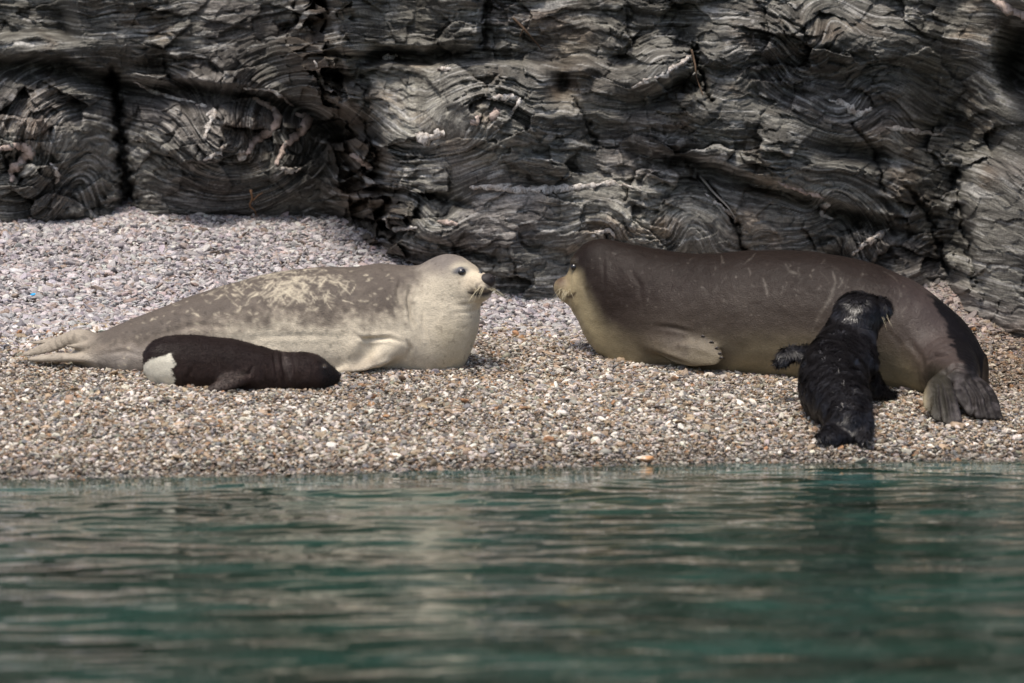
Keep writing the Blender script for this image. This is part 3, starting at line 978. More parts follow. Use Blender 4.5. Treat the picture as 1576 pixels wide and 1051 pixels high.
def stroke(px, py, pts, w):
    d, t = seg_dist(px, py, pts)
    return np.exp(-(d / (w * (0.35 + 0.9 * np.sin(np.pi * np.clip(t, 0.04, 0.96))))) ** 2)

def unit(v):
    v = np.asarray(v, float); return v / np.linalg.norm(v)

UP = np.array((0, 0, 1.0))

# ================= pale seal on the left =================
def DL(px): return np.interp(px, [60, 120, 180, 300, 500, 680, 760], [19.66, 19.64, 19.66, 19.82, 19.94, 20.0, 20.0])
def tabrow(px, top, bot, hw, d, P0, e, lat=0.0):
    a = at(px, top, d); b = at(px, bot, d); c = (a + b) / 2
    return (float((c - P0)[:2] @ e), c[2], (a[2] - b[2]) / 2, hw, float((c - P0)[:2] @ np.array((-e[1], e[0]))))
P0 = at(400, 500, 19.9); e = np.array((1.0, 0.0))
rows = [(112, 532, 560, .045), (132, 522, 568, .085), (152, 513, 577, .115), (200, 493, 586, .165), (250, 472, 592, .205), (300, 453, 595, .24), (350, 437, 598, .27), (400, 424, 600, .295),
        (450, 415, 600, .31), (500, 410, 598, .32), (550, 411, 595, .315), (600, 418, 590, .29), (640, 428, 585, .255), (680, 452, 580, .20), (705, 478, 572, .14)]
B1 = Body(at(10, 605, 19.9) + np.array((0, -0.55, -0.12)), at(790, 380, 19.9) + np.array((0, 0.5, 0.03)), 0.0062)
def q1(px, py, off): return at(px, py, DL(px) + off)
B1.sect(P0, e, [tabrow(*r, DL(r[0]), P0, e) for r in rows], 0.02, 2.15)
# chest and neck column
B1.limb([q1(648, 536, -.02), q1(668, 528, -.06), q1(684, 490, -.08), q1(690, 450, -.08)], [.155, .172, .172, .142], 0.07)
B1.limb([q1(600, 470, 0), q1(660, 455, -.05)], [.2, .14], 0.08)
# head, turned to the right and a little to the sea
hd = unit((0.85, -0.50, -0.10)); hl = unit(np.cross(UP, hd)); hu = np.cross(hd, hl)
HC = q1(693, 433, -.10)
B1.ell(HC, (.130, .118, .124), 0.06, (hd, hl, hu))
B1.limb([HC + .02 * hd - .012 * hu, HC + .110 * hd - .022 * hu], [.112, .086], 0.05)
MZ = q1(739, 439, -.19)
B1.ell(MZ + .004 * hu, (.064, .076, .056), 0.03, (hd, hl, hu))
B1.ell(MZ + .020 * hd + .030 * hl - .006 * hu, (.046, .038, .036), 0.015, (hd, hl, hu))
B1.ell(MZ + .020 * hd - .030 * hl - .006 * hu, (.046, .038, .036), 0.015, (hd, hl, hu))
B1.ell(MZ - .014 * hd - .050 * hu, (.066, .052, .030), 0.02, (hd, hl, hu))
B1.ell(HC + .072 * hd - .070 * hl + .062 * hu, (.030, .022, .018), 0.03, (hd, hl, hu))
B1.ell(HC + .072 * hd + .070 * hl + .062 * hu, (.030, .022, .018), 0.03, (hd, hl, hu))
EC = HC + .084 * hd - .086 * hl + .040 * hu
B1.limb([MZ + .056 * hd - .046 * hl - .036 * hu, MZ + .004 * hd - .078 * hl - .036 * hu, MZ - .050 * hd - .100 * hl - .030 * hu], [.013, .011, .005], 0.008, cut=True)
B1.limb([MZ + .056 * hd - .046 * hl - .036 * hu, MZ + .072 * hd - .036 * hu, MZ + .056 * hd + .046 * hl - .036 * hu], [.013, .011, .011], 0.008, cut=True)
# fore flipper: short arm, folded wrist, blade lying back along the shingle
B1.limb([q1(612, 524, -.20), q1(600, 537, -.25), q1(580, 553, -.28)], [.062, .054, .040], 0.04)
B1.limb([q1(586, 550, -.28), q1(556, 563, -.29), q1(524, 571, -.29)], [.042, .038, .014], 0.02, (0.25, -0.45, 0.9), 0.4)
B1.ell(q1(546, 538, -.25), (.035, .05, .07), 0.06)
B1.limb([q1(566, 530, -.30), q1(562, 545, -.31), q1(548, 558, -.32)], [.014, .016, .012], 0.05, cut=True)
B1.limb([q1(200, 562, -.13), q1(330, 560, -.20), q1(470, 550, -.22), q1(540, 547, -.22)], [.05, .07, .07, .05], 0.07)
# hind flippers and stub of tail
B1.limb([q1(160, 535, -.02), q1(122, 517, 0), q1(78, 533, .02), q1(34, 547, .02)], [.055, .038, .032, .009], 0.015, (0.1, -0.75, 0.5), 0.34)
B1.limb([q1(100, 522, .06), q1(66, 526, .07), q1(44, 528, .07)], [.03, .022, .006], 0.012, (0.05, -0.3, 0.9), 0.4)
B1.limb([q1(160, 553, -.06), q1(120, 550, -.06), q1(80, 551, -.03), q1(46, 553, -.02)], [.05, .036, .030, .012], 0.012, (0.0, -0.3, 0.9), 0.62)
B1.limb([q1(150, 530, -.06), q1(122, 533, -.06), q1(103, 532, -.07)], [.035, .018, .007], 0.012)
S1 = Skin(B1, 0.005, [([(634, 432), (628, 460), (632, 490), (640, 510)], 2.6, .008), ([(616, 424), (612, 450), (618, 480)], 2.6, .005), ([(545, 515), (560, 522), (600, 520), (622, 528)], 3.0, .010),
                         ([(622, 520), (632, 536), (626, 556)], 3.0, .009), ([(652, 470), (650, 500), (658, 530)], 3, .004), ([(230, 520), (300, 500), (380, 505)], 4, .003), ([(380, 520), (460, 516), (545, 518)], 4, .003),
                         ([(700, 470), (722, 468), (742, 463)], 2.4, .003), ([(694, 482), (720, 481), (742, 476)], 2.4, .0025), ([(160, 545), (190, 540), (220, 548)], 3, .004)])
px, py = S1.px, S1.py
V = S1.V
nz = fbm3(V[:, 0] * 5, V[:, 1] * 5, V[:, 2] * 5, 4); nf = fbm3(V[:, 0] * 26, V[:, 1] * 26, V[:, 2] * 26, 3)
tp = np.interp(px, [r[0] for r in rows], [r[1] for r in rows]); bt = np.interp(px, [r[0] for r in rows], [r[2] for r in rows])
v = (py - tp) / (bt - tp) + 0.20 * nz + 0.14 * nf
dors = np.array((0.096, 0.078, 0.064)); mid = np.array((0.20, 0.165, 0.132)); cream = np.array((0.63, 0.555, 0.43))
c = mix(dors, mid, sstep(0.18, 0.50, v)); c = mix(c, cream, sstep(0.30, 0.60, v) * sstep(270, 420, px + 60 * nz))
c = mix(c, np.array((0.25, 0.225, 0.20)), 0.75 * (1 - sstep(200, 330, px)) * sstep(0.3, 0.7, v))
c = mix(c, (0.36, 0.31, 0.245), 0.8 * (1 - sstep(120, 165, px)))
nk = sstep(575, 655, px + 60 * nz + 20 * nf + 0.45 * (py - 480))
hcol = mix(np.array((0.165, 0.142, 0.125)), np.array((0.56, 0.495, 0.385)), sstep(406, 446, py + 16 * nz - 0.16 * (px - 690)))
hcol = mix(hcol, (0.47, 0.41, 0.30), sstep(480, 520, py + 14 * nz) * sstep(650, 690, px) * 0.8)
face = np.exp(-(((px - 734) / 26) ** 2 + ((py - 424) / 26) ** 2))
hcol = mix(hcol, (0.58, 0.49, 0.36), face * 0.9)
c = mix(c, hcol, nk)
c = mix(c, (0.40, 0.30, 0.18), 0.5 * np.exp(-((py - 455) / 7) ** 2) * sstep(715, 730, px) * (1 - sstep(742, 752, px)))
# pale scratches and mottling over the back
r1 = np.random.default_rng(21)
sc = np.zeros(len(V))
wx1 = px + 2 * noise3(V[:, 0] * 30, V[:, 1] * 30, V[:, 2] * 30); wy1 = py + 2 * noise3(V[:, 0] * 30 + 9, V[:, 1] * 30, V[:, 2] * 30)
for i in range(120):
    x0 = r1.normal(445, 45); y0 = r1.uniform(412, 450); an = r1.choice([r1.uniform(0.3, 1.4), r1.uniform(1.8, 2.9)]); ln = r1.uniform(12, 48)
    sc = np.maximum(sc, r1.uniform(0.4, 1) * stroke(wx1, wy1, [(x0, y0), (x0 + ln * 0.5 * math.cos(an), y0 + ln * 0.5 * math.sin(an) + 2), (x0 + ln * math.cos(an), y0 + ln * math.sin(an))], r1.uniform(0.8, 1.7)))
for i in range(170):
    x0 = r1.uniform(180, 630); y0 = np.interp(x0, [r[0] for r in rows], [r[1] for r in rows]) + r1.uniform(2, 75); an = r1.uniform(-0.8, 0.8); ln = r1.uniform(3, 12)
    sc = np.maximum(sc, r1.uniform(0.25, 0.8) * stroke(px, py, [(x0, y0), (x0 + ln * math.cos(an), y0 + ln * math.sin(an))], r1.uniform(0.9, 1.7)))
blot = np.exp(-(((px - 450) / 62) ** 2 + ((py - 425) / 22) ** 2)) * sstep(-0.05, 0.35, nf + nz * 0.6)
sc = sc * sstep(-0.35, 0.15, nf + 0.5 * nz)
sc = np.maximum(sc, 0.6 * blot)
c = mix(c, (0.50, 0.44, 0.33), np.clip(sc, 0, 1) * S1.front * 0.9)
c = c * (1 + 0.22 * nf)[:, None]
spots = sstep(0.42, 0.55, noise3(V[:, 0] * 38, V[:, 1] * 38, V[:, 2] * 38))
c = mix(c, c * 0.55, spots * 0.6)
# skin round the eye, lips
ring = np.exp(-(((px - 710) / 19) ** 2 + ((py - 415) / 12) ** 2) ** 2)
c = mix(c, (0.55, 0.49, 0.37), 0.6 * ring)
lid = np.exp(-(((px - 708) / 12.5) ** 2 + ((py - 417 + 0.10 * (px - 706)) / 6.0) ** 2) ** 2)
c = mix(c, (0.105, 0.105, 0.115), lid)
c = mix(c, (0.03, 0.026, 0.026), stroke(px, py, [(721, 450), (734, 453), (748, 452), (762, 446)], 4.2) * S1.front)
musz = np.exp(-(((px - 744) / 20) ** 2 + ((py - 443) / 9) ** 2)) * sstep(-0.08, 0.10, noise3(V[:, 0] * 75, V[:, 1] * 75, V[:, 2] * 75))
c = mix(c, (0.06, 0.05, 0.048), 0.75 * musz)
c = mix(c, (0.09, 0.075, 0.066), 0.7 * np.exp(-(((px - 757) / 10) ** 2 + ((py - 436) / 13) ** 2)))
c = mix(c, (0.33, 0.28, 0.215), 0.75 * stroke(px, py, [(590, 548), (560, 561), (526, 571)], 9) * S1.front)
M_pale = fur_coat('short_pale_fur', 0.62, 0.25, 0.55)
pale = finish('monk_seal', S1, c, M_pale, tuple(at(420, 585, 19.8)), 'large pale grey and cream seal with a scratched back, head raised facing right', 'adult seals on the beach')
pe, ne = S1.on(715, 417)
ball('eye', pe - 0.012 * ne, (.023, .023, .019), M_eye, pale)
ec_w = pe - 0.012 * ne
M_lid = simple_mat('grey_eyelid_skin', (0.10, 0.098, 0.105), 0.6, 0.3, 0.2, 120, 0.003)
ball('eyelid', ec_w + .0075 * UP - .003 * ne - .004 * hd, (.0235, .0235, .018), M_lid, pale)
ball('eyelid', ec_w - .0095 * UP - .005 * ne - .003 * hd, (.0225, .0225, .016), M_lid, pale)
pe, ne = S1.on(744, 411)
ball('eye', pe - 0.009 * ne, (.014, .014, .014), M_eye, pale)
ns = MZ + .040 * hd + .026 * hu
nose = ball('nose', ns - .004 * hd, (.036, .050, .036), M_nose, pale, (unit(hd + .5 * hu), hl, unit(hu - .5 * hd)))
for sg in (-1, 1):
    no_ = ball('nostril', ns + .030 * hd + sg * .017 * hl + .022 * hu, (.006, .008, .005), M_mouth, pale, (unit(hd + .5 * hu), hl, unit(hu - .5 * hd)), 8)
    no_.parent = nose; no_.location = no_.location - nose.location
rt, dr, ln = [], [], []
r2 = np.random.default_rng(5)
for i in range(12):
    rt.append((r2.uniform(730, 750), r2.uniform(439, 448))); dr.append((-0.5 + r2.normal(0, .25), -0.5, -0.75 + r2.normal(0, .2))); ln.append(r2.uniform(.05, .11))
for i in range(6):
    rt.append((r2.uniform(752, 760), r2.uniform(440, 447))); dr.append((0.8, -0.2, -0.5 + r2.normal(0, .3))); ln.append(r2.uniform(.04, .09))
child('whiskers', whisker_mesh(S1, rt, dr, ln, 0.0007), M_whisk, pale)

# ================= brown seal on the right =================
def DR(px): return np.interp(px, [870, 985, 1090, 1200, 1400, 1520], [20.44, 20.37, 20.28, 20.19, 19.95, 19.80])
P0 = at(960, 480, DR(960)); P1 = at(1440, 520, DR(1440)); e = unit((P1 - P0)[:2])
rows2 = [(893, 404, 470, .085), (905, 386, 482, .125), (920, 376, 505, .155), (940, 371, 532, .185), (965, 373, 560, .215), (1000, 382, 580, .26), (1050, 390, 588, .305), (1100, 390, 592, .33), (1150, 386, 594, .345),
         (1200, 385, 597, .35), (1250, 387, 600, .35), (1300, 394, 604, .345), (1350, 408, 608, .325), (1400, 430, 613, .285), (1440, 456, 616, .24), (1475, 487, 618, .19), (1500, 518, 620, .14), (1516, 552, 622, .085)]
B2 = Body(at(850, 660, 20.2) * np.array((1, 0, 1)) + np.array((-0.03, 18.62, -0.02)), at(1560, 360, 20.2) * np.array((1, 0, 1)) + np.array((0.06, 20.95, 0.05)), 0.0068)
B2.sect(P0, e, [tabrow(*r, DR(r[0]), P0, e) for r in rows2], 0.02, 2.15)
d0 = DR(905)
hd = unit((-0.93, 0.30, -0.22)); hl = unit(np.cross(UP, hd)); hu = np.cross(hd, hl)
HC = at(922, 418, d0)
B2.ell(HC + .01 * hu, (.142, .128, .146), 0.045, (hd, hl, hu))
B2.limb([HC + .04 * hd - .01 * hu, at(880, 444, d0)], [.102, .056], 0.035)
MZ = at(869, 443, d0 + .01)
B2.ell(MZ, (.044, .066, .050), 0.02, (hd, hl, hu))
B2.ell(MZ + .012 * hd + .008 * hu, (.034, .050, .038), 0.012, (hd, hl, hu))
B2.ell(MZ - .022 * hd - .036 * hu, (.050, .046, .028), 0.015, (hd, hl, hu))
B2.ell(at(884, 403, d0 - .05), (.022, .03, .022), 0.025)
B2.limb([MZ + .02 * hd + .07 * hl - .026 * hu, MZ - .03 * hd + .075 * hl - .030 * hu, MZ - .058 * hd + .088 * hl - .024 * hu], [.009, .009, .005], 0.008, cut=True)
# throat and chest fullness
B2.limb([at(915, 455, d0 - .01), at(945, 500, d0 - .05), at(985, 535, d0 - .10)], [.12, .15, .16], 0.07)
# fore flipper laid back along the flank
fa = [at(1000, 505, 20.17), at(1030, 526, 20.06), at(1062, 540, 19.97), at(1097, 549, 19.91)]
B2.limb(fa, [.080, .084, .076, .046], 0.035, (-0.15, -0.9, 0.32), 0.34)
B2.limb([at(1075, 520, 19.98), at(1094, 534, 19.94), at(1106, 547, 19.91)], [.018, .018, .014], 0.012)
# pelvis and hind flippers, bent round towards the water
B2.limb([at(1440, 555, 19.82), at(1466, 572, 19.58), at(1476, 584, 19.40)], [.18, .13, .09], 0.07)

fl = unit((0.12, -0.80, 0.58))
def fan(root, tips, knees, rd, web):
    for tp_, kn in zip(tips, knees):
        B2.limb([root, kn, tp_], [rd * 1.6, rd * 1.15, rd * 0.45], 0.008, fl, 0.75)
    for i in range(len(tips) - 1):
        m_ = (tips[i] + tips[i + 1]) / 2; k_ = (knees[i] + knees[i + 1]) / 2
        g = np.linalg.norm(tips[i] - tips[i + 1]) / 2
        B2.limb([root, k_, root + 0.93 * (m_ - root)], [rd * 1.2, np.linalg.norm(knees[i] - knees[i + 1]) / 2 + .006, g + .006], 0.008, fl, web / (g + .01))
fan(at(1450, 578, 19.38), [at(x, y, d) for x, y, d in ((1433, 616, 19.17), (1439, 636, 19.09), (1453, 649, 19.03), (1469, 655, 19.01), (1478, 647, 19.04))],
    [at(x, y, d) for x, y, d in ((1433, 594, 19.27), (1438, 604, 19.22), (1448, 611, 19.18), (1458, 613, 19.17), (1466, 611, 19.18))], .015, .008)
fan(at(1482, 574, 19.40), [at(x, y, d) for x, y, d in ((1490, 634, 19.15), (1503, 640, 19.12), (1519, 644, 19.10), (1532, 645, 19.10), (1543, 645, 19.11))],
    [at(x, y, d) for x, y, d in ((1474, 606, 19.24), (1488, 604, 19.25), (1502, 603, 19.26), (1514, 603, 19.28), (1523, 602, 19.31))], .018, .009)
# digits of the fore flipper
for x, y, d in ((1078, 516, 20.0), (1092, 524, 19.965), (1101, 533, 19.94), (1108, 542, 19.92), (1111, 550, 19.905)):
    B2.limb([at(1050, 534, 19.98), at((1050 + x) / 2 + 4, (534 + y) / 2, (19.965 + d) / 2 - .012), at(x, y, d - .004)], [.022, .016, .012], 0.008)
S2 = Skin(B2, 0.006, [([(905, 405), (898, 440), (906, 470)], 3, .004), ([(925, 380), (930, 430), (925, 490)], 3, .003), ([(1000, 500), (1040, 505), (1068, 512)], 3.2, .005), ([(1000, 540), (1030, 552), (1064, 563)], 3.2, .012),
                         ([(1484, 588), (1496, 612), (1497, 638)], 2.2, .012), ([(1490, 584), (1506, 610), (1511, 642)], 2.2, .012), ([(1497, 584), (1516, 610), (1525, 644)], 2.2, .012), ([(1440, 590), (1444, 615), (1447, 642)], 2.0, .009), ([(1450, 588), (1457, 618), (1462, 650)], 2.0, .009), ([(1425, 560), (1440, 548), (1462, 545)], 3, .010), ([(1448, 580), (1470, 562), (1500, 572)], 3, .010), ([(1395, 520), (1415, 545), (1425, 580)], 4, .004), ([(1360, 500), (1385, 530), (1392, 570)], 4, .002),
                         ([(960, 400), (985, 440), (990, 490)], 4, .003)])
V = S2.V; px, py = S2.px, S2.py
nz = fbm3(V[:, 0] * 4, V[:, 1] * 4, V[:, 2] * 4 + 9, 4); nf = fbm3(V[:, 0] * 24, V[:, 1] * 24, V[:, 2] * 24, 3)
edge = np.interp(px, [850, 880, 893, 903, 915, 935, 960, 1000, 1100, 1200, 1400, 1500], [418, 408, 422, 442, 466, 498, 522, 534, 520, 515, 540, 600])
v = (py - edge) + 22 * nz
dark = np.array((0.0235, 0.0160, 0.0128)); tan_ = np.array((0.33, 0.275, 0.165)); midb = np.array((0.066, 0.051, 0.039))
c = mix(dark, midb, sstep(-95, 5, v) * sstep(930, 1010, px)); c = mix(c, tan_, sstep(-24, 62, v) * (0.75 + 0.25 * sstep(1000, 920, px)))
top2 = np.interp(px, [r[0] for r in rows2], [r[1] for r in rows2])
c = c * (0.62 + 0.38 * sstep(0, 75, py - top2 + 20 * nz))[:, None]
c = mix(c, np.array((0.055, 0.040, 0.036)), sstep(1340, 1430, px) * (1 - sstep(10, 60, v)) * 0.7)
c = mix(c, (0.33, 0.27, 0.16), sstep(905, 880, px + 10 * nz) * sstep(408, 428, py))
c = mix(c, (0.10, 0.065, 0.042), np.exp(-(((px - 862) / 12) ** 2 + ((py - 430) / 16) ** 2)))
# wet black streak over the rump
wl = np.interp(py, [440, 460, 500, 540, 580, 600], [1424, 1434, 1454, 1468, 1492, 1510])
wet = sstep(-3, 5, px - wl + 14 * nf) * sstep(446, 462, py) * (1 - sstep(575, 600, py))
c = mix(c, (0.005, 0.004, 0.0045), wet)
hind = sstep(552, 580, py - 0.10 * (px - 1440)) * sstep(1415, 1440, px)
c = mix(c, mix((0.016, 0.013, 0.0115), (0.042, 0.035, 0.034), sstep(-0.1, 0.3, nf + nz)), hind)
c = mix(c, (0.028, 0.025, 0.016), hind * (1 - sstep(1450, 1476, px)) * 0.7)
for ln_ in ([(1474, 600), (1480, 620), (1486, 642)], [(1482, 590), (1492, 612), (1496, 640)], [(1488, 588), (1508, 615), (1512, 640)], [(1494, 588), (1520, 615), (1525, 640)], [(1444, 592), (1446, 620), (1448, 646)], [(1450, 590), (1460, 620), (1464, 648)]):
    c = mix(c, (0.02, 0.017, 0.017), 0.8 * stroke(px, py, ln_, 2.4) * hind)
# fore flipper tone
df, tf = seg_dist(px, py, [(1015, 515), (1060, 540), (1108, 550)])
fm = np.exp(-(df / 24) ** 4) * S2.front * sstep(1010, 1050, px)
c = mix(c, mix((0.075, 0.058, 0.045), (0.135, 0.112, 0.080), sstep(1030, 1090, px + 40 * nf)), 0.65 * fm)
c = mix(c, (0.035, 0.028, 0.026), 0.7 * stroke(px, py, [(1066, 514), (1092, 526), (1110, 545)], 5) * S2.front * sstep(-0.15, 0.2, nf))
r1 = np.random.default_rng(33)
sc = np.zeros(len(V))
tp2 = lambda x: np.interp(x, [r[0] for r in rows2], [r[1] for r in rows2])
for i in range(200):
    x0 = r1.uniform(900, 1440); y0 = tp2(x0) + r1.uniform(8, 150); an = r1.uniform(0.4, 2.6); l_ = r1.uniform(1, 6)
    sc = np.maximum(sc, r1.uniform(0.1, 0.42) * stroke(px, py, [(x0, y0), (x0 + l_ * math.cos(an), y0 + l_ * math.sin(an))], r1.uniform(0.8, 1.2)))
for i in range(30):
    x0 = r1.uniform(1100, 1420); y0 = tp2(x0) + r1.uniform(4, 70); an = r1.uniform(0.6, 2.4); l_ = r1.uniform(8, 26)
    sc = np.maximum(sc, r1.uniform(0.08, 0.32) * stroke(px, py, [(x0, y0), (x0 + .5 * l_ * math.cos(an) + 2, y0 + .5 * l_ * math.sin(an)), (x0 + l_ * math.cos(an), y0 + l_ * math.sin(an))], r1.uniform(0.8, 1.3)))
sc = np.maximum(sc, 0.45 * stroke(px, py, [(1282, 418), (1286, 435), (1276, 462), (1258, 490), (1250, 510)], 2.0))
sc = np.maximum(sc, 0.4 * stroke(px, py, [(1174, 428), (1180, 445), (1181, 456)], 2.0))
sc = np.maximum(sc, 0.35 * stroke(px, py, [(1208, 405), (1216, 418), (1230, 422)], 1.8))
sc = sc * (0.35 + 0.65 * sstep(-0.25, 0.25, nf))
c = mix(c, (0.26, 0.225, 0.18), np.clip(sc, 0, 1) * S2.front * 0.6 * (1 - wet))
c = mix(c, (0.03, 0.015, 0.012), 0.9 * stroke(px, py, [(873, 457), (880, 456), (886, 450)], 3.0) * S2.front)
c = c * (1 + 0.18 * nf + 0.10 * nz)[:, None]
M_brown = fur_coat('short_brown_fur', 0.40, 0.23, 0.5)
base2 = tuple(at(1200, 590, 19.9))
brown = finish('monk_seal', S2, c, M_brown, base2, 'large dark brown seal lying at the right with tan belly, facing left', 'adult seals on the beach')
pe, ne = S2.on(880, 412)
ball('eye', pe - 0.006 * ne, (.018, .018, .018), M_eye, brown)
ball('nose', MZ + .036 * hd + .022 * hu, (.018, .032, .024), M_nose, brown, (hd, hl, hu))
# claws along the trailing edge of the flipper
for i, (x, y) in enumerate([(1077, 516), (1091, 524), (1100, 533), (1107, 542), (1110, 549)]):
    p_, n_ = S2.on(x, y)
    T = tube([p_ - 0.006 * n_, p_ + 0.006 * n_ + np.array((.010, 0, .003)), p_ + 0.004 * n_ + np.array((.024, 0, -.003))], [.006, .005, .001], 6)
    child('claw', tube_mesh('claw', [T]), M_claw, brown)
rt, dr, ln = [], [], []
for i in range(26):
    rt.append((r2.uniform(860, 876), r2.uniform(441, 452))); dr.append((-0.25 + r2.normal(0, .4), -0.6, -0.7 + r2.normal(0, .3))); ln.append(r2.uniform(.03, .075))
child('whiskers', whisker_mesh(S2, rt, dr, ln, 0.0008), M_whisk, brown)

# ================= brown pup with a white patch, asleep at the left =================
DP = 19.37
P0 = at(370, 560, DP); e = unit((1.0, 0.09))
def DQ(px): return DP + (px - 370) / 330 * 0.09
rows3 = [(221, 546, 572, .03), (226, 534, 582, .062), (236, 524, 592, .10), (252, 517.5, 600, .135), (275, 515, 606, .158), (310, 516, 611, .17), (360, 522, 614, .172), (400, 532, 614, .155), (425, 540, 611, .13),
         (445, 542.5, 608, .115), (470, 542, 606, .112), (487, 546, 604, .10), (500, 554, 602, .080), (512, 563, 597, .052), (520, 570, 590, .034), (524, 574, 585, .02)]
B3 = Body(at(205, 630, DP) + np.array((0, -0.30, -0.03)), at(540, 500, DP) + np.array((0, 0.24, 0.02)), 0.0045)
B3.sect(P0, e, [tabrow(*r[:3], r[3] * .93, DQ(r[0]), P0, e) for r in rows3], 0.015, 2.1)
B3.limb([at(384, 578, 19.256), at(362, 584, 19.210), at(338, 595, 19.173), at(320, 602, 19.158)], [.045, .045, .036, .014], 0.018, (0.1, -0.6, 0.75), 0.55)
B3.ell(at(386, 582, 19.266), (.05, .03, .05), 0.03)
B3.limb([at(437, 540, 19.360), at(438, 560, 19.276), at(441, 590, 19.271)], [.008, .008, .006], 0.02, cut=True)
#B3.ell(at(505, 580, 19.379), (.045, .055, .04), 0.03)
S3 = Skin(B3, 0.004, [([(432, 540), (437, 565), (440, 598)], 3, .006), ([(422, 538), (424, 565), (428, 600)], 2.4, .004), ([(452, 543), (455, 570), (456, 600)], 2.2, .003), ([(392, 560), (384, 575), (330, 585)], 3, .006), ([(300, 560), (290, 580), (300, 600)], 3, .003)])
V = S3.V; px, py = S3.px, S3.py
nz = fbm3(V[:, 0] * 8, V[:, 1] * 8, V[:, 2] * 8, 4); nf = fbm3(V[:, 0] * 40, V[:, 1] * 40, V[:, 2] * 40, 3)
c = mix(np.array((0.013, 0.008, 0.007)), np.array((0.034, 0.021, 0.018)), sstep(540, 585, py + 20 * nz))
c = mix(c, (0.010, 0.009, 0.010), sstep(485, 500, px + 8 * nz))
c = mix(c, (0.075, 0.058, 0.052), 0.7 * stroke(px, py, [(436, 542), (441, 560), (447, 585)], 4.5) * S3.front)
c = mix(c, (0.085, 0.068, 0.058), 0.6 * stroke(px, py, [(375, 575), (345, 590), (322, 600)], 9) * S3.front)
wp = np.minimum(np.minimum(268 + 2.5 * np.sin(py * 0.25) - px, 100), py - np.interp(px, [220, 232, 240, 246, 258, 268], [560, 552, 548, 549, 545, 543.5])) + 2.2 * nf + 1.5 * nz + 3.5 * noise3(V[:, 0] * 90, V[:, 1] * 90, V[:, 2] * 90)
c = mix(c, (0.64, 0.61, 0.51), sstep(-0.8, 2.0, wp) * S3.front)
c = mix(c, (0.16, 0.13, 0.10), 0.8 * np.exp(-(((px - 499) / 3.0) ** 2 + ((py - 563) / 2.6) ** 2)) * S3.front)  # eye glint painted as a pale spot on the coat
c = c * (1 + 0.2 * nf)[:, None]
M_pup = fur_coat('dark_brown_pup_fur', 0.55, 0.2, 0.5, 280)
pup = finish('seal_pup', S3, c, M_pup, tuple(at(370, 605, DP)), 'dark brown seal pup with a white rump patch lying beside the pale seal', 'seal pups')
ball('eye', S3.on(501, 564)[0] + np.array((0, .004, 0)), (.008, .008, .008), M_eye, pup)
ball('nose', at(522, 577, DQ(522) - .005), (.011, .016, .013), M_nose, pup)

# ================= black woolly pup climbing on the brown seal =================
B4 = Body(at(1180, 700, 19.1) * np.array((1, 0, 1)) + np.array((0, 18.42, 0.0)), at(1395, 432, 19.2) * np.array((1, 0, 1)) + np.array((0, 19.80, 0.02)), 0.0048)
B4.limb([at(1308, 652, 18.760), at(1300, 626, 18.901), at(1284, 602, 19.084), at(1284, 572, 19.267), at(1294, 545, 19.407), at(1304, 520, 19.520)],
        [.095, .118, .150, .150, .130, .105], 0.03)
HC = at(1320, 486, 19.520)
hd = unit((0.93, 0.30, 0.12)); hl = unit(np.cross(UP, hd)); hu = np.cross(hd, hl)
B4.ell(HC, (.112, .105, .108), 0.04, (hd, hl, hu))
B4.limb([HC + .03 * hd, at(1354, 477, 19.534)], [.085, .050], 0.03)
B4.ell(at(1358, 474, 19.534), (.036, .045, .034), 0.015, (hd, hl, hu))
B4.limb([at(1310, 520, 19.492), at(1322, 560, 19.351)], [.10, .085], 0.05)
B4.limb([at(1262, 552, 19.379), at(1236, 543, 19.365), at(1212, 546, 19.351), at(1200, 557, 19.344)], [.045, .038, .036, .022], 0.02, (0.1, -0.8, 0.5), 0.5)
B4.limb([at(1326, 560, 19.40), at(1340, 590, 19.44), at(1356, 603, 19.47), at(1374, 609, 19.49)], [.06, .05, .042, .018], 0.02, (0.2, -0.5, 0.8), 0.6)
B4.limb([at(1296, 655, 18.732), at(1278, 667, 18.647), at(1262, 672, 18.605)], [.055, .042, .020], 0.018, (0.2, -0.5, 0.8), 0.6)
B4.limb([at(1302, 652, 18.74), at(1298, 668, 18.68), at(1290, 677, 18.63)], [.05, .036, .018], 0.025, (0.1, -0.6, 0.8), 0.6)
B4.limb([at(1322, 650, 18.74), at(1328, 668, 18.67), at(1334, 677, 18.62)], [.055, .040, .020], 0.025, (-0.1, -0.6, 0.8), 0.6)
S4 = Skin(B4)
V = S4.V; px, py = S4.px, S4.py
nf = fbm3(V[:, 0] * 30, V[:, 1] * 30, V[:, 2] * 30, 3)
c = np.array((0.010, 0.009, 0.0105)) * (1 + 0.5 * nf)[:, None]
c = mix(c, (0.06, 0.055, 0.055), 0.6 * np.exp(-(((px - 1222) / 16) ** 2 + ((py - 545) / 9) ** 2)) * S4.front)
M_black = fur_coat('wet_black_pup_coat', 0.42, 0.4, 0.6, 200)
wool = finish('seal_pup', S4, c, M_black, tuple(at(1300, 675, 18.85)), 'black woolly seal pup seen from behind, climbing against the brown seal', 'seal pups')
rt, dr, ln = [], [], []
for i in range(4):
    rt.append((r2.uniform(1358, 1366), r2.uniform(478, 486))); dr.append((0.1 + r2.normal(0, .3), -0.5, -0.8)); ln.append(r2.uniform(.05, .09))
child('whiskers', whisker_mesh(S4, rt, dr, ln, 0.0007), M_whisk, wool)
ball('nose', at(1366, 471, 19.545), (.012, .018, .014), M_nose, wool)
